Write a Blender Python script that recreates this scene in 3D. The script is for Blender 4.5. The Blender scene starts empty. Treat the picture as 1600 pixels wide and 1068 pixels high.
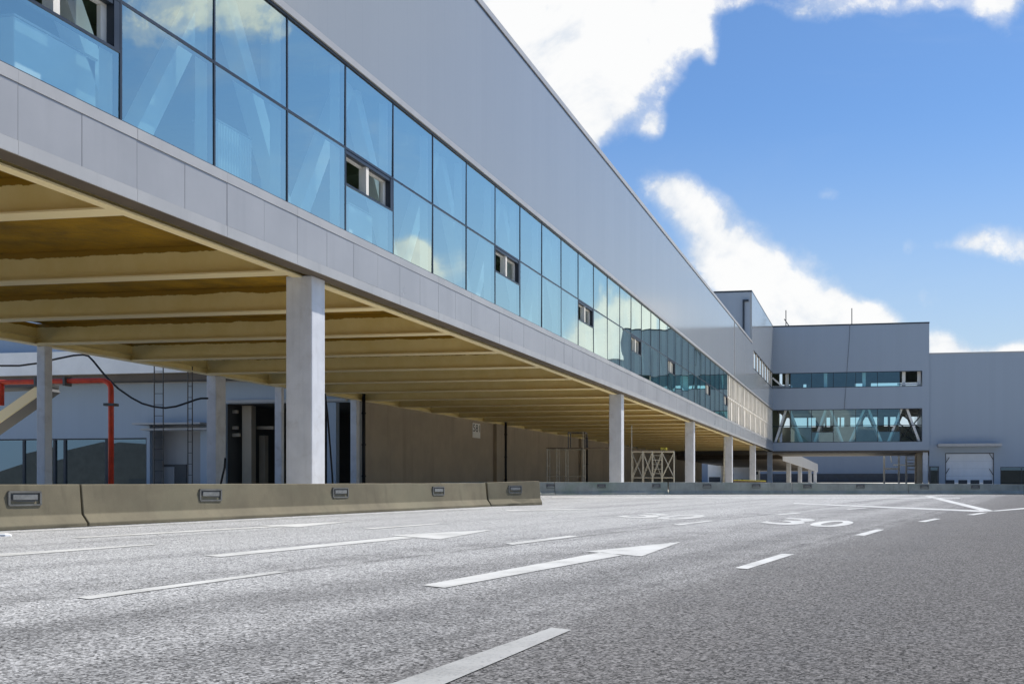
import bpy, math, random
from mathutils import Vector
random.seed(7)
SC = bpy.context.scene
COL = SC.collection

# ------------------------------------------------------------------ camera
F, CX, HZ = 1600.0, 1093.0, 763.0          # focal length and principal point in photo pixels
THETA = math.atan((1358.0 - CX) / F)       # the long facade runs along +Y, the camera is turned left of it
HC = 0.9                                   # eye height
SLOPE = (HZ - 749.56) / F                  # the road climbs gently away from the camera
cam_d = bpy.data.cameras.new('camera')
cam = bpy.data.objects.new('camera', cam_d)
COL.objects.link(cam)
cam.location = (0, 0, HC)
cam.rotation_euler = (math.radians(90), 0, THETA)
cam_d.sensor_width = 36.0
cam_d.lens = 36.0 * F / 1600.0
cam_d.shift_x = (800.0 - CX) / 1600.0
cam_d.shift_y = (HZ - 534.0) / 1600.0
cam_d.clip_end = 8000
SC.camera = cam

FW = Vector((-math.sin(THETA), math.cos(THETA), 0))
RT = Vector((math.cos(THETA), math.sin(THETA), 0))
UP = Vector((0, 0, 1))
EYE = Vector((0, 0, HC))


def ray(px, py):
    return FW + RT * ((px - CX) / F) + UP * ((HZ - py) / F)


def at_t(px, py, t):
    return EYE + ray(px, py) * t


def on_x(px, py, X):
    d = ray(px, py)
    return EYE + d * (X / d.x)


def on_y(px, py, Y):
    d = ray(px, py)
    return EYE + d * (Y / d.y)


def gz(x, y):
    return SLOPE * (x * FW.x + y * FW.y)


def on_g(px, py):
    return at_t(px, py, HC * F / (py - 749.56))


# ------------------------------------------------------------------ sun and sky
SUN_EL, SUN_AZ = math.radians(55), math.radians(36)      # azimuth from +Y towards +X
SKY_STRENGTH = 0.10
sun_d = bpy.data.lights.new('sun', 'SUN')
sun_d.energy = 3.0
sun_d.angle = math.radians(0.53)
sun_d.color = (1.0, 0.95, 0.87)
sun = bpy.data.objects.new('sun', sun_d)
COL.objects.link(sun)
sdir = Vector((math.cos(SUN_EL) * math.sin(SUN_AZ), math.cos(SUN_EL) * math.cos(SUN_AZ), math.sin(SUN_EL)))
sun.rotation_euler = (-sdir).to_track_quat('-Z', 'Y').to_euler()
sun.location = (0, 0, 60)

SC.view_settings.view_transform = 'Standard'
SC.view_settings.look = 'None'
SC.view_settings.exposure = 0.75
SC.view_settings.gamma = 1.0
SC.cycles.max_bounces = 10
SC.cycles.transparent_max_bounces = 12


class NT:
    """small node helper"""
    def __init__(self, tree):
        self.t = tree
        tree.nodes.clear()

    def n(self, kind, **kw):
        nd = self.t.nodes.new(kind)
        for k, v in kw.items():
            setattr(nd, k, v)
        return nd

    def put(self, sock, v):
        if isinstance(v, bpy.types.NodeSocket):
            self.t.links.new(v, sock)
        elif v is not None:
            sock.default_value = v

    def math(self, op, a, b=None, c=None, clamp=False):
        nd = self.n('ShaderNodeMath', operation=op, use_clamp=clamp)
        for i, v in enumerate((a, b, c)):
            if v is not None:
                self.put(nd.inputs[i], v)
        return nd.outputs[0]

    def vmath(self, op, a, b=None):
        nd = self.n('ShaderNodeVectorMath', operation=op)
        self.put(nd.inputs[0], a)
        if b is not None:
            self.put(nd.inputs[1], b)
        return nd.outputs['Value'] if op in ('DOT_PRODUCT', 'LENGTH') else nd.outputs[0]

    def mix(self, fac, a, b, blend='MIX'):
        nd = self.n('ShaderNodeMix', data_type='RGBA', blend_type=blend)
        self.put(nd.inputs[0], fac)
        self.put(nd.inputs[6], a if isinstance(a, bpy.types.NodeSocket) else (*a, 1.0))
        self.put(nd.inputs[7], b if isinstance(b, bpy.types.NodeSocket) else (*b, 1.0))
        return nd.outputs[2]

    def noise(self, vec, scale, detail=4.0, rough=0.55, dist=0.0):
        nd = self.n('ShaderNodeTexNoise')
        if vec is not None:
            self.put(nd.inputs['Vector'], vec)
        nd.inputs['Scale'].default_value = scale
        nd.inputs['Detail'].default_value = detail
        nd.inputs['Roughness'].default_value = rough
        nd.inputs['Distortion'].default_value = dist
        return nd.outputs[0]

    def ramp(self, v, lo, hi, a=0.0, b=1.0, smooth=True):
        nd = self.n('ShaderNodeMapRange')
        nd.interpolation_type = 'SMOOTHSTEP' if smooth else 'LINEAR'
        self.put(nd.inputs[0], v)
        for i, x in enumerate((lo, hi, a, b)):
            nd.inputs[i + 1].default_value = x
        return nd.outputs[0]

    def scaled(self, vec, s):
        nd = self.n('ShaderNodeMapping')
        self.put(nd.inputs[0], vec)
        nd.inputs['Scale'].default_value = s
        return nd.outputs[0]

    def bump(self, h, strength=0.3, dist=0.01):
        nd = self.n('ShaderNodeBump')
        nd.inputs['Strength'].default_value = strength
        nd.inputs['Distance'].default_value = dist
        self.put(nd.inputs['Height'], h)
        return nd.outputs[0]


def build_sky():
    w = bpy.data.worlds.new('World')
    SC.world = w
    w.use_nodes = True
    k = NT(w.node_tree)
    out = k.n('ShaderNodeOutputWorld')
    bg = k.n('ShaderNodeBackground')
    bg.inputs['Strength'].default_value = SKY_STRENGTH
    sky = k.n('ShaderNodeTexSky', sky_type='NISHITA')
    sky.sun_disc = False
    sky.sun_elevation = SUN_EL
    sky.sun_rotation = SUN_AZ
    sky.altitude = 0
    sky.air_density = 1.0
    sky.dust_density = 0.3
    sky.ozone_density = 4.0
    d = k.n('ShaderNodeTexCoord').outputs['Generated']
    sep = k.n('ShaderNodeSeparateXYZ')
    k.put(sep.inputs[0], d)
    x, y, z = sep.outputs
    ys = k.math('MAXIMUM', y, 0.12)
    u = k.math('DIVIDE', x, ys)
    v = k.math('DIVIDE', z, ys)
    uvn = k.n('ShaderNodeCombineXYZ')
    k.put(uvn.inputs[0], u)
    k.put(uvn.inputs[1], v)
    uv = uvn.outputs[0]
    # cumulus banks: (photo x, photo y, half width, half height, weight, seen by reflection in the facade)
    banks = [
        (800, -10, 150, 110, 1.3, 0), (860, 70, 120, 110, 1.3, 0), (700, -120, 260, 160, 1.3, 0), (930, 20, 100, 70, 1.2, 0),
        (930, 125, 55, 75, 1.0, 0), (925, 195, 30, 45, .85, 0), (1010, 15, 75, 50, 1.15, 0), (1075, 25, 32, 38, .85, 0),
        (1098, 60, 26, 24, .85, 0), (1112, 88, 13, 15, .8, 0), (1000, 90, 45, 40, .8, 0), (975, 160, 26, 34, .62, 0), (1020, 195, 16, 26, .68, 0), (900, -140, 180, 110, 1.0, 0),
        (1035, 290, 42, 26, 1.0, 0), (1075, 325, 42, 32, 1.05, 0), (1105, 365, 42, 40, 1.1, 0), (1150, 405, 55, 42, 1.1, 0),
        (1140, 455, 62, 40, .85, 0), (1210, 430, 60, 44, 1.05, 0), (1262, 468, 52, 34, 1.05, 0), (1325, 492, 55, 24, 1.1, 0), (1240, 510, 120, 30, 1.0, 0), (1370, 505, 35, 16, .8, 0),
        (1150, 4, 60, 14, .6, 0), (1325, 0, 80, 30, .95, 0), (1450, 4, 80, 20, .72, 0), (1562, 8, 58, 42, .95, 0), (1300, -80, 260, 40, .7, 0),
        (1420, 390, 16, 20, .68, 0), (1486, 382, 44, 14, .62, 0), (1548, 374, 48, 26, .74, 0), (1600, 392, 40, 26, .66, 0),
        (1296, 303, 24, 14, .52, 0), (1450, 465, 24, 22, .52, 0), (1470, 545, 36, 30, 1.0, 0), (1530, 562, 60, 20, 1.0, 0), (1600, 553, 46, 26, 1.05, 0), (1700, 550, 90, 30, 1.0, 0),
        # banks to the right of the frame, which the glazing mirrors
        (400, 5, 66, 60, 1.05, 1), (320, -40, 90, 60, .9, 1), (250, 40, 70, 44, .62, 1),
        (640, 402, 36, 26, 1.05, 1), (672, 412, 26, 26, .9, 1), (610, 392, 16, 16, .8, 1), (655, 470, 70, 60, 1.0, 1),
        (905, 525, 26, 30, .95, 1), (945, 520, 30, 48, 1.0, 1), (985, 500, 40, 34, 1.0, 1), (1010, 490, 40, 26, .9, 1), (930, 580, 70, 40, 1.0, 1), (860, 590, 60, 50, .9, 1), (1000, 560, 70, 45, 1.0, 1),
        (945, 445, 14, 16, .5, 1), (760, 560, 80, 60, .8, 1),
    ]
    acc = None
    for (px, py, rx, ry, wt, refl) in banks:
        def uvp(a, b):
            r = ray(a, b)
            return r.x / r.y, r.z / r.y
        c = uvp(px, py)
        ru = abs(uvp(px + rx, py)[0] - uvp(px - rx, py)[0]) / 2
        rv = abs(uvp(px, py + ry)[1] - uvp(px, py - ry)[1]) / 2
        cu = -c[0] if refl else c[0]
        a = k.vmath('SUBTRACT', uv, (cu, c[1], 0))
        a = k.vmath('MULTIPLY', a, (1 / ru, 1 / rv, 0))
        r2 = k.vmath('DOT_PRODUCT', a, a)
        e = k.math('EXPONENT', k.math('MULTIPLY', r2, -0.8))
        acc = k.math('MULTIPLY', e, wt) if acc is None else k.math('MULTIPLY_ADD', e, wt, acc)
    n1 = k.noise(uv, 9.0, 11, .60, .3)
    n2 = k.noise(uv, 22.0, 11, .62, .15)
    wob = k.math('ADD', k.math('MULTIPLY', k.math('SUBTRACT', n1, .5), 1.5), k.math('MULTIPLY', k.math('SUBTRACT', n2, .5), 2.2))
    accc = k.math('MINIMUM', acc, 1.5)
    front = k.math('ADD', accc, k.math('MULTIPLY', wob, k.ramp(accc, .05, .45, 0.0, 1.0)))
    soft = k.math('ADD', k.math('MULTIPLY', accc, .9), k.math('MULTIPLY', k.math('SUBTRACT', n1, .5), k.ramp(accc, .02, .4, 0.0, 1.7)))
    front_m = k.math('MAXIMUM', k.ramp(front, .48, 1.2), k.math('MULTIPLY', k.ramp(k.math('MULTIPLY_ADD', k.math('SUBTRACT', n2, .5), k.ramp(accc, .05, .4, 0.0, 1.1), soft), .28, .98), .62))
    veil = k.noise(k.scaled(uv, (2.6, 6.5, 1)), 1.0, 9, .62, .6)
    front_m = k.math('MAXIMUM', front_m, k.math('MULTIPLY', k.ramp(veil, .52, .78), k.ramp(u, -.15, .35, .05, .34)))
    # loose cloud over the rest of the dome
    n3 = k.noise(d, 2.6, 9, .55, .3)
    rest = k.math('MULTIPLY', k.ramp(n3, .58, .72), .7)
    rest = k.math('MULTIPLY', rest, k.ramp(y, .35, .10))
    mask = k.math('MAXIMUM', front_m, rest)
    mask = k.math('MULTIPLY', mask, k.ramp(z, -.02, .02))
    skyc = k.mix(1.0, sky.outputs[0], (.52, .655, .77), 'MULTIPLY')
    haze = k.mix(k.ramp(z, .0, .36, .88, 0.0), skyc, k.mix(k.ramp(y, -.2, .3), (1.6, 2.3, 3.4), (3.45, 4.0, 4.35)))
    n4 = k.noise(uv, 6.0, 9, .62, .5)
    shade = k.math('ADD', k.math('MULTIPLY', n4, 1.0), k.math('MULTIPLY', k.math('SUBTRACT', front, .8), .12))
    shade = k.ramp(shade, .34, .58)
    cl = k.mix(shade, (3.7, 4.2, 4.9), (5.95, 5.95, 5.9))
    col = k.mix(k.math('MULTIPLY', mask, .97), haze, cl)
    k.put(bg.inputs['Color'], col)
    k.t.links.new(bg.outputs[0], out.inputs[0])


build_sky()


# ------------------------------------------------------------------ materials
def newmat(name):
    m = bpy.data.materials.new(name)
    m.use_nodes = True
    return m, NT(m.node_tree)


def surf(name, base, rough=0.6, metallic=0.0, var=0.12, vscale=0.6, spec=0.5, streak=None, bump=None, dirt=None, coat=0.0):
    """painted or weathered surface: base colour with soft variation, optional vertical streaks, dirt tint and bump"""
    m, k = newmat(name)
    out = k.n('ShaderNodeOutputMaterial')
    b = k.n('ShaderNodeBsdfPrincipled')
    pos = k.n('ShaderNodeNewGeometry').outputs['Position']
    n = k.noise(pos, vscale, 6, .6)
    c = k.mix(k.ramp(n, .3, .7), tuple(x * (1 - var) for x in base), tuple(min(1, x * (1 + var)) for x in base))
    if streak:
        s = k.noise(k.scaled(pos, (streak[0], streak[0], streak[0] * .06)), 1.0, 5, .6)
        c = k.mix(k.ramp(s, .5, .75, 0, streak[1]), c, tuple(x * .55 for x in base))
    if dirt:
        n2 = k.noise(pos, dirt[0], 7, .65, .4)
        c = k.mix(k.ramp(n2, .52, .7, 0, dirt[2]), c, dirt[1])
    k.put(b.inputs['Base Color'], c)
    k.put(b.inputs['Roughness'], k.ramp(n, .2, .8, rough * .88, min(1, rough * 1.12)))
    b.inputs['Metallic'].default_value = metallic
    b.inputs['Specular IOR Level'].default_value = spec
    if coat:
        b.inputs['Coat Weight'].default_value = coat
        b.inputs['Coat Roughness'].default_value = .05
    if bump:
        h = k.noise(pos, bump[0], 5, .6)
        k.put(b.inputs['Normal'], k.bump(h, bump[1], bump[2]))
    k.t.links.new(b.outputs[0], out.inputs[0])
    return m


def cladding(name, base, axis, rough=.2, pitch=1.0):
    """pressed metal wall panels: faint vertical joints every pitch metres along the axis, panel to panel tone shifts"""
    m, k = newmat(name)
    out = k.n('ShaderNodeOutputMaterial')
    b = k.n('ShaderNodeBsdfPrincipled')
    pos = k.n('ShaderNodeNewGeometry').outputs['Position']
    sep = k.n('ShaderNodeSeparateXYZ')
    k.put(sep.inputs[0], pos)
    a = sep.outputs[axis]
    q = k.math('DIVIDE', a, pitch)
    fr = k.math('FRACT', q)
    idx = k.math('FLOOR', q)
    wn = k.n('ShaderNodeTexWhiteNoise', noise_dimensions='1D')
    k.put(wn.inputs['W'], idx)
    line = k.math('LESS_THAN', k.math('ABSOLUTE', k.math('SUBTRACT', fr, .5)), .012 / pitch)
    n = k.noise(k.scaled(pos, (.25, .25, .12)), 1.0, 5, .6)
    fac = k.math('ADD', k.math('MULTIPLY', n, .7), k.math('MULTIPLY', wn.outputs[0], .3))
    c = k.mix(k.ramp(fac, .25, .75), tuple(x * .98 for x in base), tuple(x * 1.015 for x in base))
    st = k.noise(k.scaled(pos, (2.2, 2.2, .05)), 1.0, 5, .6)
    c = k.mix(k.ramp(st, .58, .8, 0, .04), c, tuple(x * .7 for x in base))
    c = k.mix(k.math('MULTIPLY', line, .10), c, tuple(x * .45 for x in base))
    k.put(b.inputs['Base Color'], c)
    b.inputs['Roughness'].default_value = rough
    b.inputs['Specular IOR Level'].default_value = .6
    h = k.noise(k.scaled(pos, (.5, .5, .35)), 1.0, 2, .5)
    k.put(b.inputs['Normal'], k.bump(h, .06, .05))
    k.t.links.new(b.outputs[0], out.inputs[0])
    return m


def glass(name, trans, refl, base_fac, rough=.003):
    m, k = newmat(name)
    out = k.n('ShaderNodeOutputMaterial')
    t = k.n('ShaderNodeBsdfTransparent')
    t.inputs[0].default_value = (*trans, 1)
    g = k.n('ShaderNodeBsdfGlossy')
    g.inputs['Color'].default_value = (*refl, 1)
    g.inputs['Roughness'].default_value = rough
    gm = k.n('ShaderNodeNewGeometry')
    cs = k.math('ABSOLUTE', k.vmath('DOT_PRODUCT', gm.outputs['Normal'], gm.outputs['Incoming']))
    sch = k.math('POWER', k.math('SUBTRACT', 1.0, cs, clamp=True), 1.3)      # coated glass mirrors more towards grazing
    fac = k.math('MULTIPLY_ADD', sch, 1 - base_fac, base_fac, clamp=True)
    mx = k.n('ShaderNodeMixShader')
    k.put(mx.inputs[0], fac)
    k.t.links.new(t.outputs[0], mx.inputs[1])
    k.t.links.new(g.outputs[0], mx.inputs[2])
    k.t.links.new(mx.outputs[0], out.inputs[0])
    return m


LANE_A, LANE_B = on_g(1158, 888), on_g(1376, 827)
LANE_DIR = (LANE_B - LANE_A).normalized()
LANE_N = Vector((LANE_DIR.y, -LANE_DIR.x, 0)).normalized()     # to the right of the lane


def asphalt():
    m, k = newmat('asphalt')
    out = k.n('ShaderNodeOutputMaterial')
    b = k.n('ShaderNodeBsdfPrincipled')
    pos = k.n('ShaderNodeNewGeometry').outputs['Position']
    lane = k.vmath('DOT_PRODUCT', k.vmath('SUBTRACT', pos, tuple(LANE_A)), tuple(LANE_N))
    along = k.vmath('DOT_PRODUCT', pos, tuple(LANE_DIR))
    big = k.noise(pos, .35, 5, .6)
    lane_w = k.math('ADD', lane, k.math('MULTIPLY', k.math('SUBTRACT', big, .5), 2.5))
    lane_tone = k.math('ADD', k.math('MULTIPLY', k.ramp(lane_w, -5.5, 3.2), .72), k.math('MULTIPLY', k.ramp(k.math('ADD', lane, k.math('MULTIPLY', k.math('SUBTRACT', big, .5), .5)), -.35, .25), .28))                       # colour runs from pale left lanes to dark right pavement
    c = k.mix(lane_tone, (.378, .376, .372), (.094, .089, .086))
    # broad tyre bands along the lane
    st = k.n('ShaderNodeCombineXYZ')
    k.put(st.inputs[0], k.math('MULTIPLY', lane, .9))
    k.put(st.inputs[1], k.math('MULTIPLY', along, .05))
    tb = k.noise(st.outputs[0], 1.0, 4, .55)
    c = k.mix(k.ramp(tb, .45, .72, 0, .33), c, (.085, .085, .088))
    bl = k.noise(pos, 1.3, 6, .65)
    c = k.mix(k.ramp(bl, .5, .75, 0, .25), c, (.12, .12, .125))
    # paving joint: a dark seam that runs with the lane line
    seam_n = k.noise(k.scaled(pos, (.6, .6, .6)), 1.0, 4, .6)
    for off, wd in ((-.25, .16), (-.9, .75), (-4.15, .16), (-4.6, .6), (-2.6, .9)):
        s = k.math('ABSOLUTE', k.math('SUBTRACT', lane, k.math('MULTIPLY_ADD', seam_n, .3, off - .15)))
        c = k.mix(k.math('MULTIPLY', k.ramp(s, wd, wd * .2), k.ramp(bl, .35, .6, .10, .5 if wd < .3 else .34)), c, (.075, .073, .072))
    # aggregate
    vor = k.n('ShaderNodeTexVoronoi', feature='F1')
    k.put(vor.inputs['Vector'], pos)
    vor.inputs['Scale'].default_value = 75
    sepc = k.n('ShaderNodeSeparateColor')
    k.put(sepc.inputs[0], vor.outputs['Color'])
    fine = k.noise(pos, 150, 3, .75)
    gr = k.n('ShaderNodeCombineXYZ')
    k.put(gr.inputs[0], k.math('MULTIPLY', lane, 46)); k.put(gr.inputs[1], k.math('MULTIPLY', along, 13))
    clump = k.noise(gr.outputs[0], 1.0, 4, .7)
    stone = k.math('ADD', k.math('MULTIPLY', sepc.outputs[0], .40), k.math('ADD', k.math('MULTIPLY', fine, .30), k.math('MULTIPLY', clump, .42)))
    g = k.n('ShaderNodeCombineXYZ')
    gv = k.math('ADD', k.ramp(stone, .34, .56, .13, 1.0), k.ramp(stone, .56, .80, 0.0, 1.2))
    for i in range(3): k.put(g.inputs[i], gv)
    c = k.mix(1.0, c, g.outputs[0], 'MULTIPLY')
    k.put(b.inputs['Base Color'], c)
    k.put(b.inputs['Roughness'], k.ramp(stone, .3, .8, .85, .7))
    b.inputs['Specular IOR Level'].default_value = .22
    h = k.math('ADD', k.math('MULTIPLY', stone, .8), k.math('MULTIPLY', bl, .3))
    k.put(b.inputs['Normal'], k.bump(h, .55, .012))
    k.t.links.new(b.outputs[0], out.inputs[0])
    return m


def road_paint(name, w0, tone=1.0):
    m, k = newmat(name)
    out = k.n('ShaderNodeOutputMaterial')
    b = k.n('ShaderNodeBsdfPrincipled')
    pos = k.n('ShaderNodeNewGeometry').outputs['Position']
    n = k.noise(pos, 45, 5, .7)
    n2 = k.noise(pos, 1.6, 5, .6)
    wear = k.math('ADD', k.math('MULTIPLY', n, .75), k.math('MULTIPLY', n2, .35))
    c = k.mix(k.ramp(n2, .35, .7), (.66 * tone, .655 * tone, .63 * tone), (.52 * tone, .515 * tone, .49 * tone))
    c = k.mix(k.ramp(wear, w0, w0 + .14, 0, .85), c, (.22, .22, .22))
    k.put(b.inputs['Base Color'], c)
    b.inputs['Roughness'].default_value = .55
    k.put(b.inputs['Normal'], k.bump(n, .3, .006))
    k.t.links.new(b.outputs[0], out.inputs[0])
    return m


def beam_paint():
    """cream primed steel, sprayed with ochre foam down to a ragged edge on the upper web"""
    m, k = newmat('beam_paint')
    out = k.n('ShaderNodeOutputMaterial')
    b = k.n('ShaderNodeBsdfPrincipled')
    pos = k.n('ShaderNodeNewGeometry').outputs['Position']
    sep = k.n('ShaderNodeSeparateXYZ')
    k.put(sep.inputs[0], pos)
    n = k.noise(pos, 1.1, 6, .6)
    c = k.mix(k.ramp(n, .3, .7), (.84, .68, .28), (.90, .75, .36))
    low = k.ramp(sep.outputs[2], 7.69, 7.68)
    c = k.mix(low, c, (.92, .78, .46))  # bottom flange lightened: bounce light from the ground put into the colour
    rag = k.noise(k.scaled(pos, (.9, .9, 1.6)), 1.0, 9, .68)
    lim = k.math('MULTIPLY_ADD', rag, .30, 8.27)
    over = k.ramp(k.math('SUBTRACT', sep.outputs[2], lim), -.01, .02)
    c = k.mix(over, c, (.33, .19, .008))
    k.put(b.inputs['Base Color'], c)
    b.inputs['Roughness'].default_value = .55
    k.t.links.new(b.outputs[0], out.inputs[0])
    return m


def barrier_concrete(name, base, moss):
    m, k = newmat(name)
    out = k.n('ShaderNodeOutputMaterial')
    b = k.n('ShaderNodeBsdfPrincipled')
    pos = k.n('ShaderNodeNewGeometry').outputs['Position']
    n = k.noise(pos, .8, 7, .62)
    c = k.mix(k.ramp(n, .3, .7), tuple(x * .82 for x in base), tuple(x * 1.15 for x in base))
    s = k.noise(k.scaled(pos, (3.5, 3.5, .5)), 1.0, 6, .62)
    c = k.mix(k.ramp(s, .52, .75, 0, .5), c, tuple(x * .6 for x in base))
    g = k.noise(pos, .5, 5, .6)
    c = k.mix(k.ramp(g, .45, .7, 0, moss[3]), c, moss[:3])
    sp = k.noise(pos, 28, 5, .7)
    c = k.mix(k.ramp(sp, .55, .75, 0, .35), c, tuple(x * .5 for x in base))
    k.put(b.inputs['Base Color'], c)
    b.inputs['Roughness'].default_value = .85
    k.put(b.inputs['Normal'], k.bump(k.math('ADD', sp, n), .25, .01))
    k.t.links.new(b.outputs[0], out.inputs[0])
    return m


M = {
    'clad_y': cladding('cladding_long', (.335, .352, .362), 1, .12, 1.14),
    'clad_x': cladding('cladding_cross', (.33, .385, .455), 0, .3, 1.14),
    'clad_blue': cladding('cladding_blue', (.36, .43, .51), 0, .35, 1.14),
    'fascia': surf('fascia_panel', (.37, .37, .38), .3, var=.06, vscale=.35, streak=(1.4, .18)),
    'trim': surf('light_trim', (.43, .425, .42), .4, var=.06, streak=(2.0, .2)),
    'dark': surf('dark_metal', (.028, .036, .05), .35, var=.2),
    'gap': surf('joint_shadow_backing', (.10, .10, .11), .7),
    'brown': surf('brown_soffit', (.11, .085, .06), .6, var=.2),
    'foam': surf('ochre_foam', (.36, .205, .008), .95, var=.3, vscale=.7, bump=(5, .8, .08), dirt=(.9, (.20, .125, .02), .6)),
    'beam': beam_paint(),
    'column': surf('column_paint', (.66, .67, .70), .42, var=.07, vscale=1.2, streak=(5, .2), dirt=(1.3, (.45, .43, .42), .4)),
    'white': surf('white_paint', (.88, .88, .86), .5, var=.05),
    'cream': surf('cream_paint', (.88, .82, .72), .55, var=.08, streak=(3, .35)),
    'darkwall': surf('dull_render', (.42, .35, .26), .8, var=.1, vscale=.4, streak=(1.1, .35)),
    'inner': surf('interior_board', (.27, .28, .17), .85, var=.15),
    'inner_pale': surf('pale_interior_board', (.42, .43, .40), .8, var=.1),
    'far_dark': surf('dark_cladding', (.05, .055, .062), .6, var=.2),
    'far_wall': cladding('cladding_far', (.20, .24, .30), 0, .5, 1.14),
    'floor': surf('concrete_floor', (.46, .45, .42), .8, var=.12, bump=(9, .2, .01), dirt=(.35, (.2, .19, .17), .5)),
    'concrete': barrier_concrete('tan_concrete', (.172, .146, .092), (.20, .19, .12, .35)),
    'concrete_far': barrier_concrete('mossy_concrete', (.34, .35, .31), (.19, .25, .17, .6)),
    'galv': surf('galvanised_steel', (.15, .145, .13), .5, metallic=.1, var=.2, vscale=5),
    'lens': surf('dull_lens', (.19, .19, .18), .4, var=.2, vscale=6),
    'orange': surf('orange_pipe_paint', (.74, .06, .018), .45, var=.15, vscale=2.5),
    'rubber': surf('black_cable', (.012, .012, .014), .6),
    'steel_dark': surf('grey_steel', (.10, .10, .10), .55, metallic=.3),
    'scaff': surf('scaffold_tube', (.46, .42, .33), .45, metallic=.2, var=.2, vscale=4),
    'board': surf('timber_board', (.16, .12, .08), .85, var=.3, vscale=5),
    'yellow': surf('yellow_plastic', (.72, .62, .06), .5),
    'door': surf('loading_door', (.72, .74, .78), .5, var=.04, streak=(1.5, .12)),
    'plate': surf('sign_plate', (.85, .84, .80), .6, var=.06),
    'ink': surf('sign_lettering', (.02, .02, .02), .7),
    'black': surf('dark_interior', (.10, .095, .085), .9),
    'glass': glass('blue_coated_glass', (.74, 1.0, 1.0), (.86, 1.0, .91), .34),
    'glass_x': glass('clear_blue_glass', (.58, .86, .90), (.62, .85, .95), .16),
    'glass_d': glass('dark_glass', (.10, .15, .18), (.8, .95, 1.0), .18),
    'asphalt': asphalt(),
    'paint': road_paint('road_paint', .60), 'paint_grey': road_paint('scuffed_road_paint', .56, .68), 'paint_worn': road_paint('worn_road_paint', .56),
    'pad': surf('concrete_ground', (.64, .60, .50), .85, var=.12, vscale=.15, bump=(12, .2, .01), dirt=(.12, (.22, .21, .19), .5)),
}


# ------------------------------------------------------------------ mesh helpers
class MB:
    def __init__(self):
        self.v, self.f, self.mi = [], [], []

    def add(self, verts, faces, mi=0):
        o = len(self.v)
        self.v += [tuple(p) for p in verts]
        self.f += [tuple(i + o for i in q) for q in faces]
        self.mi += [mi] * len(faces)

    def box(self, x0, x1, y0, y1, z0, z1, mi=0):
        x0, x1 = sorted((x0, x1)); y0, y1 = sorted((y0, y1)); z0, z1 = sorted((z0, z1))
        v = [(x0, y0, z0), (x1, y0, z0), (x1, y1, z0), (x0, y1, z0), (x0, y0, z1), (x1, y0, z1), (x1, y1, z1), (x0, y1, z1)]
        self.add(v, [(3, 2, 1, 0), (4, 5, 6, 7), (0, 1, 5, 4), (1, 2, 6, 5), (2, 3, 7, 6), (3, 0, 4, 7)], mi)

    def beam(self, a, b, w, h, up=(0, 0, 1), mi=0):
        """rectangular bar from a to b: w across, h along up"""
        a, b = Vector(a), Vector(b)
        d = (b - a).normalized()
        s = d.cross(Vector(up)).normalized()
        n = s.cross(d).normalized()
        v = []
        for p in (a, b):
            for (i, j) in ((-1, -1), (1, -1), (1, 1), (-1, 1)):
                v.append(p + s * (i * w / 2) + n * (j * h / 2))
        self.add(v, [(0, 1, 2, 3), (7, 6, 5, 4), (0, 4, 5, 1), (1, 5, 6, 2), (2, 6, 7, 3), (3, 7, 4, 0)], mi)

    def tube(self, pts, r, n=8, mi=0):
        pts = [Vector(p) for p in pts]
        rings = []
        ref = None
        for i, p in enumerate(pts):
            d = ((pts[min(i + 1, len(pts) - 1)] - p) if i == 0 else (p - pts[i - 1]) if i == len(pts) - 1
                 else ((pts[i + 1] - p).normalized() + (p - pts[i - 1]).normalized())).normalized()
            if ref is None:
                ref = Vector((0, 0, 1)) if abs(d.z) < .9 else Vector((1, 0, 0))
            s = d.cross(ref).normalized()
            ref = s.cross(d).normalized()
            rings.append([p + s * (r * math.cos(2 * math.pi * q / n)) + ref * (r * math.sin(2 * math.pi * q / n)) for q in range(n)])
        v = [p for rg in rings for p in rg]
        f = []
        for i in range(len(rings) - 1):
            for q in range(n):
                a, b = i * n + q, i * n + (q + 1) % n
                f.append((a, b, b + n, a + n))
        f.append(tuple(range(n - 1, -1, -1)))
        f.append(tuple((len(rings) - 1) * n + q for q in range(n)))
        self.add(v, f, mi)

    def extrude(self, sections):
        """loft closed sections of equal size, capped at both ends"""
        n = len(sections[0])
        v = [p for s in sections for p in s]
        f = []
        for i in range(len(sections) - 1):
            for q in range(n):
                a, b = i * n + q, i * n + (q + 1) % n
                f.append((a, b, b + n, a + n))
        f.append(tuple(range(n - 1, -1, -1)))
        f.append(tuple((len(sections) - 1) * n + q for q in range(n)))
        self.add(v, f)

    def build(self, name, mats, parent=None, bevel=0.0, smooth=False):
        if not isinstance(mats, (list, tuple)):
            mats = [mats]
        off = Vector((0, 0, 0))
        p = parent
        while p is not None:
            off += p.location
            p = p.parent
        me = bpy.data.meshes.new(name)
        me.from_pydata([tuple(Vector(q) - off) for q in self.v], [], self.f)
        for m in mats:
            me.materials.append(M[m] if isinstance(m, str) else m)
        for i, pl in enumerate(me.polygons):
            pl.material_index = self.mi[i]
            pl.use_smooth = smooth
        me.update()
        o = bpy.data.objects.new(name, me)
        COL.objects.link(o)
        if parent is not None:
            o.parent = parent
        if bevel:
            bv = o.modifiers.new('bevel', 'BEVEL')
            bv.width = bevel
            bv.segments = 2
            bv.limit_method = 'ANGLE'
        return o


def tag(o, label=None, cat=None, group=None, kind=None):
    if label: o['label'] = label
    if cat: o['category'] = cat
    if group: o['group'] = group
    if kind: o['kind'] = kind
    return o


def thing(name, label, cat, loc, group=None):
    e = bpy.data.objects.new(name, None)
    e.empty_display_size = .5
    COL.objects.link(e)
    e.location = loc
    return tag(e, label, cat, group)


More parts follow.
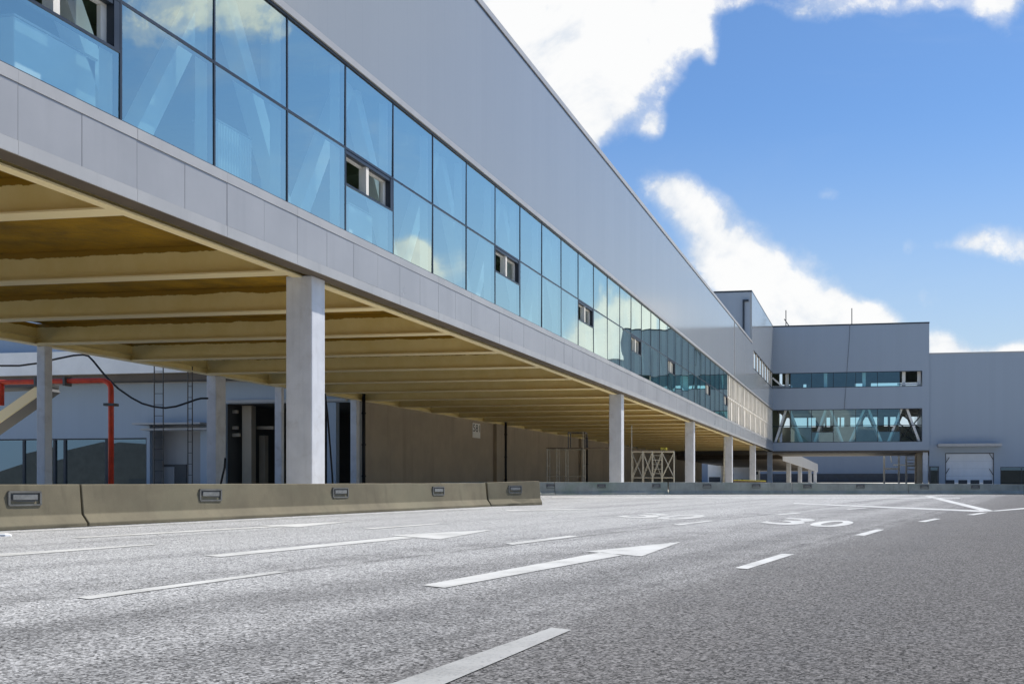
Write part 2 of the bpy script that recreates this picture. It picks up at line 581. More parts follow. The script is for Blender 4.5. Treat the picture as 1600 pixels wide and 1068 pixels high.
def boxobj(name, mat, parent, *b, bevel=0.0):
    m = MB(); m.box(*b)
    return m.build(name, mat, parent, bevel)


# ------------------------------------------------------------------ ground and road
def sheet(name, x0, x1, y0, y1, lift, mat, nx=1, ny=1):
    m = MB()
    for i in range(nx):
        for j in range(ny):
            a, b = x0 + (x1 - x0) * i / nx, x0 + (x1 - x0) * (i + 1) / nx
            c, d = y0 + (y1 - y0) * j / ny, y0 + (y1 - y0) * (j + 1) / ny
            m.add([(a, c, gz(a, c) + lift), (b, c, gz(b, c) + lift), (b, d, gz(b, d) + lift), (a, d, gz(a, d) + lift)], [(0, 1, 2, 3)])
    return m.build(name, mat)


ground = tag(sheet('ground', -1500, 1500, -600, 2500, -.03, 'pad'), kind='structure')
G0, G1 = on_g(0, 829), on_g(765, 791)
NE = (G1 - G0); NE.z = 0; NE.normalize()
back = G0 - NE * 60
rm = MB()
far_l, far_r = on_g(640, 772.2), on_g(2300, 772.2)
edge_pts = [back, G0, G1, on_g(850, 788), far_l, far_r, Vector((260, -60, 0)), Vector((back.x, back.y - 30, 0))]
edge_pts = [Vector((p.x, p.y, gz(p.x, p.y) + .0)) for p in edge_pts]
rm.add(edge_pts, [tuple(range(len(edge_pts)))])
# the polygon is cut so the road lies as one sheet in front of both barrier lines
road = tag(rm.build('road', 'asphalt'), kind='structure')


def mark(name, polys, lift=.006, mat='paint'):
    m = MB()
    for pl in polys:
        v = []
        for (px, py) in pl:
            p = on_g(px, py)
            v.append((p.x, p.y, gz(p.x, p.y) + lift))
        m.add(v, [tuple(range(len(v)))])
    return m.build(name, mat, road)


mark('lane_arrow', [[(659, 914.5), (695, 918.5), (972, 867.5), (941, 862.5)], [(915, 861.5), (1003, 869), (1064, 846.5)]])
mark('lane_arrow', [[(318, 868), (345, 870), (650, 840), (625, 838)], [(610, 836), (687, 842.5), (770, 827.5)]])
mark('lane_arrow', [[(111, 839.4), (125, 840.6), (440, 822.6), (425, 821.6)], [(405, 821), (467, 823.2), (557, 813.8)]])
for q in ([(119, 933.5), (139, 936.5), (453, 893), (428, 893)], [(-60, 869), (-40, 872.5), (250, 850.2), (235, 849.8)],
          [(568, 825.4), (580, 826.4), (692, 818), (682, 817.4)], [(789, 849), (801, 851), (905, 837.6), (890, 836.6)],
          [(1147.5, 887.5), (1168, 889), (1241, 866), (1222, 865)], [(1334, 836), (1350, 837), (1382, 827.2), (1369, 826.8)],
          [(1434, 814.6), (1446, 815.2), (1470, 810.3), (1460, 809.8)], [(1510, 804), (1522, 804.4), (1542, 801.2), (1532, 800.8)],
          [(1051, 819.4), (1061, 820.4), (1117, 813.6), (1108, 813)], [(1210, 803.6), (1218, 804.4), (1253, 801.2), (1246, 800.7)],
          [(1320, 795), (1326, 795.6), (1356, 793.4), (1351, 792.9)], [(560, 1087), (640, 1093), (893, 984.5), (862, 981)]):
    mark('lane_dash', [q], mat='paint_grey' if max(y for x, y in q) > 1000 else 'paint')
mark('edge_line', [[(-60, 834), (-60, 835.4), (760, 793.6), (760, 793)]], mat='paint_worn')
mark('edge_line', [[(1240, 785.4), (1240, 786.8), (1542, 799.8), (1548, 797.6)]], mat='paint_worn')
mark('edge_line', [[(1444, 774.8), (1456, 774.8), (1556, 798.4), (1540, 799.2)]])
mark('edge_line', [[(1541, 799.6), (1552, 797.4), (1700, 784.4), (1700, 787)]])
mark('edge_line', [[(862, 776.2), (862, 777.2), (1500, 778.0), (1500, 777.2)]], mat='paint_worn')
mark('edge_line', [[(790, 796.6), (795, 798.2), (924, 795.4), (918, 794.4)]], mat='paint_worn')


def glyphs(txt, name, quad=None, mat='paint', parent=None, place=None, bold=0.0):
    """lettering as a mesh; quad = photo-pixel corners bl, br, tr, tl of each glyph's ground footprint"""
    cu = bpy.data.curves.new('lettering', 'FONT')
    cu.body = txt
    cu.resolution_u = 6
    cu.offset = bold
    ob = bpy.data.objects.new('lettering', cu)
    COL.objects.link(ob)
    dg = bpy.context.evaluated_depsgraph_get()
    me = bpy.data.meshes.new_from_object(ob.evaluated_get(dg))
    vs = [v.co.copy() for v in me.vertices]
    fs = [tuple(p.vertices) for p in me.polygons]
    bpy.data.objects.remove(ob)
    bpy.data.curves.remove(cu)
    bpy.data.meshes.remove(me)
    x0, x1 = min(v.x for v in vs), max(v.x for v in vs)
    y0, y1 = min(v.y for v in vs), max(v.y for v in vs)
    m = MB()
    out = []
    for v in vs:
        a, b = (v.x - x0) / (x1 - x0), (v.y - y0) / (y1 - y0)
        out.append(place(a, b))
    m.add(out, fs)
    return m.build(name, mat, parent)


def on_road(quad):
    P = [on_g(*q) for q in quad]

    def f(a, b):
        p = (P[0] * (1 - a) + P[1] * a) * (1 - b) + (P[3] * (1 - a) + P[2] * a) * b
        return (p.x, p.y, gz(p.x, p.y) + .006)
    return f


glyphs('3', 'speed_number', bold=.022, place=on_road([(1184, 816.5), (1240, 821), (1283, 811), (1232, 808.8)]), parent=road)
glyphs('0', 'speed_number', bold=.022, place=on_road([(1252, 820.5), (1305, 824.5), (1345, 814.8), (1296, 811.8)]), parent=road)
glyphs('3', 'speed_number', bold=.022, mat='paint_worn', place=on_road([(960, 807), (1012, 810), (1055, 803.2), (1010, 801.2)]), parent=road)
glyphs('0', 'speed_number', bold=.022, mat='paint_worn', place=on_road([(1012, 809.5), (1062, 812.6), (1114, 805.2), (1070, 803)]), parent=road)

stud = MB()
c = on_g(5, 837)
stud.extrude([[(c.x + math.cos(q * .7854) * r * 1.6, c.y + math.sin(q * .7854) * r, gz(c.x, c.y) + h) for q in range(8)] for r, h in ((.09, 0), (.08, .03), (.05, .045))])
tag(stud.build('road_stud', 'white'), 'small white road stud at the far left edge of the road', 'road stud')

# ------------------------------------------------------------------ concrete barriers
PROFILE = [(0, 0), (0, .09), (-.14, .30), (-.20, 1.0), (-.40, 1.0), (-.46, .30), (-.60, .09), (-.60, 0)]


def barrier(pts, heights, label, group, mat, gap=.02, chips=0):
    """pts: front foot line from left to right; heights at each point"""
    root = thing('concrete_barrier', label, 'barrier', (pts[0].x, pts[0].y, gz(pts[0].x, pts[0].y)), group)
    m = MB()
    secs = []
    fine = []
    for i in range(len(pts) - 1):
        n = max(1, int((pts[i + 1] - pts[i]).length / .5))
        for j in range(n):
            fine.append((pts[i].lerp(pts[i + 1], j / n), heights[i] + (heights[i + 1] - heights[i]) * j / n, i))
    fine.append((pts[-1], heights[-1], len(pts) - 2))
    for idx, (p, h, i) in enumerate(fine):
        d = (pts[i + 1] - pts[i]); d.z = 0; d.normalize()
        nr = Vector((d.y, -d.x, 0))
        if idx == 0: p = p + d * gap
        if idx == len(fine) - 1: p = p - d * gap
        sec = []
        for q, (o, zf) in enumerate(PROFILE):
            zz = zf * h if zf > .5 else zf * .8
            jit = random.uniform(-.006, .006)
            w = p + nr * (o + jit)
            if chips and idx >= len(fine) - chips and q in (0, 1):
                w = p + nr * (o - random.uniform(.0, .07))
                zz *= random.uniform(.7, 1.5)
            sec.append((w.x, w.y, gz(p.x, p.y) + zz + (random.uniform(-.004, .004) if zf > .5 else 0)))
        secs.append(sec)
    m.extrude(secs)
    m.build('body', mat, root, bevel=.015)
    return root


def reflector(root, p, d, h, w=.62, hh=.24, zc=.55):
    """recessed lamp box set in the sloping face: frame, plate and lip"""
    d = Vector((d.x, d.y, 0)).normalized()
    nr = Vector((d.y, -d.x, 0))
    zmid = zc * h / .8
    off = -.145 - .055 * (zmid - .24) / max(.1, h - .24)
    c = Vector((p.x, p.y, gz(p.x, p.y) + zmid)) + nr * off
    f = MB()
    for (du, dz, lw, lh) in ((0, hh / 2, w, .035), (0, -hh / 2, w, .035), (-w / 2, 0, .04, hh), (w / 2, 0, .04, hh)):
        q = c + d * du + UP * dz
        f.beam(q - d * (lw / 2), q + d * (lw / 2), .07, lh)
    fo = f.build('reflector_frame', 'galv', root)
    g = MB()
    g.beam(c - d * (w / 2 - .02) - nr * .02, c + d * (w / 2 - .02) - nr * .02, .05, hh - .035)
    g.build('plate', 'steel_dark', fo)
    g = MB()
    q = c + UP * (hh * .1)
    g.beam(q - d * (w / 2 - .07) + nr * .015, q + d * (w / 2 - .07) + nr * .015, .05, hh * .38)
    g.build('lens', 'lens', fo)


def wall_hit(px, a, d):
    """foot point of the wall line (a + s*d) seen in photo column px"""
    r = ray(px, HZ)
    det = r.x * (-d.y) + r.y * d.x
    t = (a.x * (-d.y) + a.y * d.x) / det
    return Vector((r.x * t, r.y * t, 0))


NB = 'precast concrete barriers along the left kerb'
j1, j2 = wall_hit(138, G0, NE), wall_hit(767, G0, NE)
start = G0 - NE * 9
bA = barrier([start, j1], [.82, .82], 'tan concrete barrier with one lamp box, cut off by the left picture edge', NB, 'concrete')
bB = barrier([j1, j2], [.82, .80], 'longest tan concrete barrier, three lamp boxes, in front of the nearest column', NB, 'concrete')
cend = on_g(850, 788.5)
bC = barrier([j2, Vector((cend.x, cend.y, 0))], [.82, .87], 'short tan end barrier with chipped foot where the near row stops', NB, 'concrete', chips=4)
for root, pxs in ((bA, (49,)), (bB, (338, 540, 692))):
    for px in pxs:
        reflector(root, wall_hit(px, G0, NE), NE, .82)
dC = Vector((cend.x - j2.x, cend.y - j2.y, 0)).normalized()
reflector(bC, wall_hit(810, j2, dC), dC, .84)

FB = 'mossy concrete barriers across the far side of the road'
far_px = [(690, 774.5, .78), (868, 773.2, .78), (1045, 772.2, .77), (1238, 772.0, .74), (1420, 772.0, .69), (1600, 772.2, .63), (1800, 772.4, .6)]
flab = ['mossy far barrier half hidden behind the end of the near tan barrier',
        'mossy far barrier in front of the second column and the left scaffold',
        'far concrete barrier running in front of the fourth and fifth columns',
        'far concrete barrier below the glazed bridge, in front of the steel stair',
        'far concrete barrier in front of the loading door',
        'far concrete barrier at the right picture edge, in front of the low dark window']
for i in range(6):
    a, b = far_px[i], far_px[i + 1]
    pa, pb = on_g(a[0], a[1]), on_g(b[0], b[1])
    pa.z = pb.z = 0
    r = barrier([pa, pb], [a[2], b[2]], flab[i], FB, 'concrete_far', gap=.006)
    d = (pb - pa).normalized()
    for px in (862, 941, 1027, 1105, 1182, 1262, 1345, 1445, 1525):
        if a[0] < px < b[0]:
            reflector(r, wall_hit(px, pa, d), d, a[2], w=.5, hh=.22)

# ------------------------------------------------------------------ the long building
XF, XB = -17.0, -38.5                       # front and rear planes
Z_SOF, Z_G0, Z_GM, Z_G1, Z_ROOF = 7.65, 9.37, 12.12, 14.88, 22.3
Y0, Y_END = -16.0, 183.3
P, YK = 3.42, 21.1                          # glazing module and the mullion at photo x=190
Y_GLASS_END = YK + 30 * P
Y_TOWER = 149.8
Z_TOP = on_y(1330, 508, Y_END).z            # parapet of the tower and the bridge
zs0, zs1 = on_y(1300, 605.3, Y_END).z, on_y(1300, 581.3, Y_END).z     # upper window band
LB = thing('long_building', 'long grey metal clad building with blue glazing band on columns above an undercroft', 'building', (-27, 40, 0))

w = MB()
w.box(XF - .3, XF, Y0, Y_TOWER + 2.2, 15.16, Z_ROOF)
w.box(XF - .3, XF, Y_TOWER + 2.2, Y_END, 15.16, zs0)
w.build('wall', 'clad_y', LB)
cp = MB()
cp.box(XF - .42, XF + .06, Y0, Y_TOWER, Z_ROOF, Z_ROOF + .28)
cp.build('parapet_cap', 'trim', LB)
cg = MB(); cg.box(XF - .3, XF + .015, Y0, Y_TOWER, Z_ROOF - .07, Z_ROOF)
cg.build('parapet_joint', 'dark', LB)
rf = MB(); rf.box(XB, XF - .43, Y0, Y_TOWER, Z_ROOF - .5, Z_ROOF - .1); rf.build('roof', 'pad', LB)
rw = MB(); rw.box(XB, XB + .3, Y0, Y_END, 9.4, Z_ROOF - .51); rw.build('rear_upper_wall', 'clad_y', LB)
ew = MB(); ew.box(XB + .31, XF - .31, Y0, Y0 + .3, 9.4, Z_ROOF - .51); ew.build('end_wall', 'clad_x', LB)
sj = MB(); sj.box(XF - .1, XF + .05, 129.9, 130.15, 15.2, Z_ROOF - .08); sj.build('cladding_joint', 'trim', LB)

# trim between glazing and cladding
tr = MB(); tr.box(XF - .3, XF + .10, Y0, Y_END, Z_G1 + .05, 15.15); tr.build('head_trim', 'trim', LB)
tl = MB(); tl.box(XF - .2, XF + .04, Y0, Y_END, Z_G1 - .03, Z_G1 + .05); tl.box(XF - .28, XF + .03, Y0, Y_END, 15.15, 15.20)
tl.build('head_joint', 'dark', LB)

# fascia of pressed panels
fb = MB(); fb.box(XF - .3, XF - .03, Y0, Y_END, Z_SOF + .03, Z_G0 - .02); fb.build('fascia_backing', 'gap', LB)
fp = MB()
y = Y0
i = 0
while y < Y_END - .1:
    y2 = min(y + P / 2, Y_END)
    dx = random.uniform(-.006, .004)
    fp.box(XF - .03, XF + dx, y + .007, y2 - .007, Z_SOF + .30, Z_G0 - .27)
    y = y2
fp.build('fascia_panels', 'fascia', LB)
ft = MB()
y = Y0
while y < Y_END - .1:
    y2 = min(y + P, Y_END)
    ft.box(XF - .03, XF + .015 + random.uniform(-.004, .004), y + .004, y2 - .004, Z_G0 - .262, Z_G0)
    ft.box(XF - .03, XF + .012 + random.uniform(-.004, .004), y + .004, y2 - .004, Z_SOF, Z_SOF + .292)
    y = y2
ft.build('fascia_trim', 'trim', LB)
lip = MB(); lip.box(XF - .62, XF - .035, Y0, Y_END, Z_SOF + .02, Z_SOF + .028); lip.build('soffit_lip', 'brown', LB)

# undercroft ceiling: foam, girders, beams
Z_BM = 7.62
sl = MB(); sl.box(XB + .3, XF - .31, Y0, Y_END, 8.62, 9.2); sl.build('soffit', 'foam', LB)
eg = MB()
eg.box(XF - .98, XF - .94, Y0, Y_END, Z_BM + .05, 8.61); eg.box(XF - 1.12, XF - .80, Y0, Y_END, Z_BM, Z_BM + .05)
eg.build('edge_girder', 'beam', LB)
ig = MB()
ig.box(XB - .02, XB + .02, Y0, Y_END, Z_BM + .05, 8.61); ig.box(XB - .25, XB + .25, Y0, Y_END, Z_BM - .0, Z_BM + .05)
ig.box(XB + .03, XB + .22, Y0, Y_END, Z_BM + .32, Z_BM + .36)
ig.build('rear_girder', 'beam', LB)
ys = [3.0, 9.4, 15.8, 22.3, 29.5, 36.0]
while ys[-1] < Y_END - 8:
    ys.append(ys[-1] + 6.25)
for yb in ys:
    b = MB()
    b.box(XB + .04, XF - 1.0, yb - .02, yb + .02, Z_BM + .065, 8.61)
    b.box(XB + .27, XF - 1.14, yb - .3, yb + .3, Z_BM + .012, Z_BM + .062)
    b.build('ceiling_beam', 'beam', LB)


def col_y(px, X):
    return on_x(px, 700, X).y


# columns carrying the front
for px in (508, 975, 1086, 1145, 1181, 1207):
    yy = col_y(px, XF - .45)
    c = MB(); c.box(XF - 1.35, XF - .45, yy - .8, yy, gz(XF, yy) - .1, Z_SOF + .018)
    c.build('column', 'column', LB, bevel=.03)
c = MB(); c.box(XF - 1.35, XF - .45, -9.0, -8.2, -.4, Z_SOF + .018); c.build('column', 'column', LB, bevel=.03)
# columns along the rear line
for px, wd, xw in ((82, .45, .45), (353, .95, .62), (444, .3, .5), (562, .5, .5)):
    yy = col_y(px, XB + .25)
    c = MB(); c.box(XB + .25 - xw, XB + .25, yy - wd, yy, gz(XB, yy) - .1, Z_BM - .002)
    c.build('column', 'column', LB, bevel=.03)
Y_RW = col_y(566, XB)
m = MB(); m.box(XB - .35, XB - .02, Y_RW, 236, -.3, Z_BM - .003); m.build('rear_wall', 'darkwall', LB)
for px in (787, 915):
    yy = col_y(px, XB + .4)
    m = MB(); m.box(XB - .015, XB + .35, yy - 1.9, yy - .35, -.3, Z_BM - .004); m.build('pilaster', 'darkwall', LB)
for px in (568, 790, 917):
    yy = col_y(px, XB + .4)
    m = MB()
    m.tube([(XB + .42, yy, 0), (XB + .42, yy, Z_BM + .5)], .13, 10)
    for z in (1.8, 4.2, 6.6):
        m.tube([(XB + .42, yy, z), (XB + .42, yy, z + .12)], .17, 10)
    m.build('downpipe', 'rubber', LB, smooth=True)

# glazing: one window per module, each with an upper and a lower pane
XG = XF - .02
OPEN = (-5, -1, 3, 7, 11, 15, 19, 25, 29)


def pane(y0, y1, z0, z1, parent, mat, X=XG, n=5):
    tilt_y, tilt_z = random.gauss(0, .0022), random.gauss(0, .0018)
    bow = random.gauss(0, .0035)
    tw = random.gauss(0, .0025)
    m = MB()
    v, f = [], []
    for i in range(n + 1):
        for j in range(n + 1):
            a, b = i / n * 2 - 1, j / n * 2 - 1
            dx = tilt_y * a * (y1 - y0) / 2 + tilt_z * b * (z1 - z0) / 2 + bow * (1 - a * a) * (1 - b * b) + tw * a * b
            v.append((X + dx, y0 + (y1 - y0) * i / n, z0 + (z1 - z0) * j / n))
    for i in range(n):
        for j in range(n):
            q = i * (n + 1) + j
            f.append((q, q + n + 1, q + n + 2, q + 1))
    m.add(v, f)
    return m.build('pane', mat, parent, smooth=True)


for kk in range(-8, 30):
    ya, yb = YK + kk * P, YK + (kk + 1) * P
    fr = MB()
    xo, xi = XF + .0, XF - .2
    fr.box(xi, xo, ya - .032, ya + .032, Z_G0 + .001, Z_G1 - .031)
    fr.box(xi, xo - .004, ya + .032, yb - .032, Z_GM - .04, Z_GM + .04)
    fr.box(xi, xo - .012, ya + .032, yb - .032, Z_G0 + .001, Z_G0 + .03)
    fr.box(xi, xo - .012, ya + .032, yb - .032, Z_G1 - .06, Z_G1 - .031)
    fr.box(xi - .34, xi, ya - .05, ya + .05, Z_G0 + .001, Z_G1 - .031, 1)
    if kk in OPEN:
        zo = Z_GM - .055 - 1.12
        fr.box(xi, xo - .002, ya + .032, yb - .032, zo - .04, zo + .03)
        fr.box(xi, xo - .002, yb - .22, yb - .045, zo + .03, Z_GM - .055)
        fr.box(xi, xo - .02, ya + .045, yb - .22, Z_GM - .17, Z_GM - .055)
        ym = ya + (yb - ya) * .46
        fr.box(xi - .12, xo - .05, ym - .09, ym + .09, zo + .03, Z_GM - .17, 2)
        fr.box(xi - .1, xi, ya + .05, yb - .22, Z_GM - .24, Z_GM - .172, 2)
        fr.box(xi - .1, xi, yb - .4, yb - .22, zo + .03, Z_GM - .245, 2)
    wo = fr.build('window', ['dark', 'white', 'cream'], LB)
    ztop = Z_GM - .04 if kk not in OPEN else zo - .04
    pane(ya + .032, yb - .032, Z_G0 + .03, ztop, wo, 'glass')
    pane(ya + .032, yb - .032, Z_GM + .04, Z_G1 - .06, wo, 'glass')
# unglazed bays: bare cream posts
po = MB()
yy = Y_GLASS_END
i = 0
while yy < Y_END - .5:
    po.box(XF - (.5 if i % 2 else .3), XF - .02, yy - .1, yy + .1, Z_G0 + .001, Z_G1 - .031)
    if i % 3 == 1:
        po.box(XF - .3, XF - .06, yy + .25, yy + .8, Z_GM + .3, Z_G1 - .031)
    if i % 4 == 2:
        po.box(XF - .3, XF - .06, yy + .2, yy + 1.0, Z_G0 + .02, Z_GM - .4)
    yy += P / 2
    i += 1
po.box(XF - .3, XF - .1, Y_GLASS_END, Y_END - .3, Z_GM - .09, Z_GM + .09)
po.build('bare_window_posts', 'cream', LB)
pf = MB(); pf.box(XF - 3.1, XF - 2.9, Y_GLASS_END - 2, Y_END - .5, Z_G0, Z_G1 - .05); pf.build('partition', 'darkwall', LB)

# interior seen through the glass
m = MB(); m.box(XB + .31, XF - .31, Y0 + .31, Y_END, 9.21, 9.34); m.build('upper_floor', 'floor', LB)
m = MB(); m.box(XB + .31, XF - .31, Y0 + .31, Y_END, Z_G1 + .1, Z_G1 + .3); m.build('ceiling', 'inner', LB)
m = MB(); m.box(-31.2, -31.0, Y0 + .31, Y_END, 9.35, Z_G1 + .09); m.build('partition', 'inner', LB)
for yy in [Y0 + 3 + 3.4 * q for q in range(45)]:
    m = MB(); m.box(-30.9, XF - 1.0, yy - .1, yy + .1, Z_G1 - .4, Z_G1 + .09); m.build('ceiling_joist', 'inner', LB)
XT = XF - 1.1
per = 2.15 * P
yy = YK + 1.15 * P + 1.1 - 4 * per
while yy < Y_END:
    for sg in (-1, 1):
        m = MB()
        a = Vector((XT, yy + sg * .22, Z_G1 + .1)); b = Vector((XT, yy + sg * per * .46, Z_G0 + .02))
        m.beam(a, b, .5, .5, up=(1, 0, 0))
        m.build('truss_brace', 'white', LB)
    yy += per
for q in (-1, 1, 3, 5, 7):
    yc = YK + 2.62 * P + q * 13.2 - 13.2
    m = MB(); m.box(XT - .9, XT - .4, yc - .35, yc + .35, 9.35, Z_G1 + .09); m.build('inner_column', 'white', LB)

# slit window high in the facade beside the tower
for q in range(8):
    yy = Y_TOWER + 3.0 + q * 4.1
    sw = MB(); sw.box(XF - .3, XF - .03, yy - .2, yy + .2, zs0 + .05, zs1 - .05)
    sw.build('slit_window_post', 'cream', LB)
m = MB(); m.box(XF - .31, XF + .03, Y_TOWER + 2.2, Y_END, zs0 - .0, zs0 + .06); m.box(XF - .31, XF + .03, Y_TOWER + 2.2, Y_END, zs1 - .06, zs1)
m.build('slit_window_frame', 'dark', LB)

# things standing inside, behind the glass
def cabinet(px0, px1, h, ribs, label):
    X = XF - .85
    ya, yb = on_x(px0, 200, X).y, on_x(px1, 200, X).y
    root = thing('white_cabinet', label, 'cabinet', (X - .3, (ya + yb) / 2, 9.35), 'white cabinets on the upper floor behind the glass')
    m = MB(); m.box(X - .7, X, ya, yb, 9.35, 9.35 + h)
    m.build('casing', 'white', root, bevel=.03)
    m = MB(); m.box(X - .73, X + .03, ya - .03, yb + .03, 9.35 + h, 9.39 + h); m.build('lid', 'trim', root)
    if ribs:
        m = MB()
        n = int((yb - ya) / .12)
        for i in range(n):
            y = ya + .06 + i * (yb - ya - .12) / max(1, n - 1)
            m.box(X + .001, X + .04, y - .025, y + .025, 9.45, 9.3 + h)
        m.build('ribs', 'white', root)


cabinet(22, 150, 1.55, False, 'long plain white cabinet behind the leftmost lower pane')
cabinet(338, 392, 1.75, True, 'ribbed white cabinet behind the second lower pane from the left column of glass')
cabinet(545, 582, 1.45, False, 'plain white cabinet behind the pane under the second open window')

# ------------------------------------------------------------------ glazed bridge with its tower
XR = on_y(1452, 600, Y_END).x
BB = thing('bridge_building', 'grey metal clad bridge building with two window bands and a tower at its left', 'building', (-3, 190, 0))
zl0, zl1 = on_y(1300, 690.6, Y_END).z, on_y(1300, 639.0, Y_END).z
YB2 = Y_END + 20
xw0, xw1 = XF + .02, on_y(1441, 600, Y_END).x
for (za, zb, nm) in ((Z_SOF, zl0, 'lower_fascia'), (zl1, zs0, 'middle_wall'), (zs1, Z_TOP, 'upper_wall')):
    m = MB(); m.box(XF + .001, xw1, Y_END, Y_END + .3, za, zb); m.build(nm, 'clad_x', BB)
m = MB(); m.box(xw1 + .001, XR, Y_END, YB2, Z_SOF, Z_TOP); m.build('end_wall', 'clad_x', BB)
m = MB(); m.box(XB, XR + .05, Y_END - .06, YB2, Z_TOP, Z_TOP + .25); m.build('parapet_cap', 'dark', BB)
m = MB(); m.box(XB, XF, Y_TOWER - .05, Y_END - .061, Z_TOP, Z_TOP + .25); m.build('parapet_cap', 'dark', BB)
for za, zb in ((Z_SOF + .06, zl0 - .15), (zl1 + .4, zs0 - .2), (Z_TOP - 1, Z_TOP - .3)):
    m = MB(); m.box(XF + .002, xw1, Y_END + .31, YB2 - .31, za, zb); m.build('floor_slab', 'floor', BB)
m = MB(); m.box(XF - .001, XR, Y_END + .02, YB2, Z_SOF - .35, Z_SOF - .004); m.build('underside_girder', 'brown', BB)
rz = [Z_SOF, on_y(1300, 666.5, YB2).z, on_y(1300, 652, YB2).z, on_y(1300, 604.3, YB2).z, on_y(1300, 599.5, YB2).z, Z_TOP]
for za, zb in ((rz[0], rz[1]), (rz[2], rz[3]), (rz[4], rz[5])):
    m = MB(); m.box(XF + .001, xw1, YB2 - .3, YB2, za, zb); m.build('rear_wall', 'inner_pale', BB)
m = MB()
for px, wd in ((1236, .5), (1262, .3), (1281, 1.6), (1290, .4), (1303, 1.5), (1313, .3), (1324, 1.2), (1347, .4), (1376, 1.3), (1389, .5), (1402, .6)):
    x = on_y(px, 660, YB2).x
    m.box(x - wd / 2, x + wd / 2, YB2 - .25, YB2 - .05, rz[1], rz[2])
for px, wd in ((1216, .5), (1227, .3), (1245, 2.6), (1262, .5), (1300, 9), (1356, 1.2)):
    x = on_y(px, 602, YB2).x
    m.box(x - wd / 2, x + wd / 2, YB2 - .25, YB2 - .05, rz[3], rz[4])
m.build('rear_opening_posts', 'inner_pale', BB)
m = MB(); m.box(XF - .9, XF - .5, Y_END + .31, YB2 - .31, Z_SOF, Z_TOP - .3); m.build('inner_partition', 'inner', BB)
m = MB(); m.box(XB - .3, XF - .002, Y_END + .02, YB2 + .9, Z_SOF - .02, Z_SOF + .5); m.build('link_slab', 'brown', BB)
# tower
m = MB(); m.box(XF - .3, XF - .001, Y_TOWER, Y_END, zs1 + .001, Z_TOP); m.build('tower_side', 'clad_y', BB)
m = MB(); m.box(XB, XF - .301, Y_TOWER, Y_TOWER + .3, Z_ROOF - .6, Z_TOP); m.build('tower_end', 'clad_x', BB)
m = MB(); m.box(XB, XB + .3, Y_TOWER + .31, YB2, Z_SOF, Z_TOP); m.build('tower_rear', 'clad_y', BB)
m = MB()
p = on_y(1162, 470, Y_TOWER)
m.tube([(p.x, Y_TOWER - .2, Z_ROOF - .3), (p.x, Y_TOWER - .2, p.z)], .14, 8)
m.beam((p.x - .1, Y_TOWER - .25, p.z), (p.x + .75, Y_TOWER - .25, p.z), .3, .28)
m.build('tower_downpipe', 'dark', BB)
# window bands
mx = [on_y(px, 600, Y_END).x for px in (1235, 1268, 1302, 1337, 1371, 1406)]
for (za, zb, two) in ((zs0, zs1, False), (zl0, zl1, True)):
    e = MB()
    e.box(xw0, xw1, Y_END + .02, Y_END + .2, za, za + .1); e.box(xw0, xw1, Y_END + .02, Y_END + .2, zb - .12, zb)
    e.box(xw1 - .12, xw1, Y_END + .02, Y_END + .2, za + .1, zb - .12)
    if two:
        zm = (za + zb) / 2
        e.box(xw0, mx[0], Y_END + .03, Y_END + .18, zm - .06, zm + .06); e.box(mx[5], xw1 - .12, Y_END + .03, Y_END + .18, zm - .06, zm + .06)
    e.build('band_frame', 'dark', BB)
    for i in range(5):
        a, b = mx[i], mx[i + 1]
        f = MB()
        f.box(a - .05, a + .05, Y_END + .0205, Y_END + .2, za + .1, zb - .12)
        if i == 4:
            f.box(b - .05, b + .05, Y_END + .0205, Y_END + .2, za + .1, zb - .12)
        parts = [(za + .1, zb - .12)]
        if two:
            f.box(a + .05, b - .05, Y_END + .03, Y_END + .19, zm - .05, zm + .05)
            parts = [(za + .1, zm - .05), (zm + .05, zb - .12)]
            if i in (1, 4):
                zc = zm - 1.1
                f.box(a + .05, b - .05, Y_END + .03, Y_END + .19, zc - .05, zc + .05)
                f.box((a + b) / 2 - .06, (a + b) / 2 + .06, Y_END + .04, Y_END + .19, zc + .05, zm - .05)
                parts[0] = (za + .1, zc - .05)
        wo = f.build('window', 'dark', BB)
        for (q0, q1) in parts:
            g = MB()
            s1, s2 = random.gauss(0, .004), random.gauss(0, .004)
            g.add([(a + .05, Y_END + .1 + s1, q0), (b - .05, Y_END + .1 - s1, q0), (b - .05, Y_END + .1 - s1 + s2, q1), (a + .05, Y_END + .1 + s1 + s2, q1)], [(0, 1, 2, 3)])
            g.build('pane', 'glass_x', wo)
# trusses near the front and rear of the lower storey, posts in the upper one
for yt in (Y_END + 1.3, YB2 - 1.3):
    for pxa, pxb in ((1211, 1229), (1254, 1233), (1272, 1291), (1317, 1297), (1327, 1352), (1378, 1356), (1387, 1410), (1437, 1416)):
        a = on_y(pxa, 690, yt); b = on_y(pxb, 640, yt)
        a.z, b.z = zl0 - .1, zl1 + .35
        m = MB(); m.beam(a, b, .42, .42, up=(0, 1, 0)); m.build('truss_brace', 'white', BB)
for px in (1230, 1290, 1350, 1412, 1436):
    p = on_y(px, 600, Y_END + 1.4)
    m = MB(); m.box(p.x - .3, p.x + .3, Y_END + 1.2, Y_END + 1.7, zs0 - .19, zs1 + .5); m.build('inner_column', 'white', BB)
m = MB()
for (pa, pb) in (((1400, 658), (1440, 686)), ((1402, 690), (1438, 650)), ((1404, 672), (1430, 690)), ((1406, 645), (1436, 668))):
    m.tube([on_y(*pa, Y_END + 4), on_y(*pb, Y_END + 4)], .12, 6)
m.build('inner_stair_rails', 'steel_dark', BB)
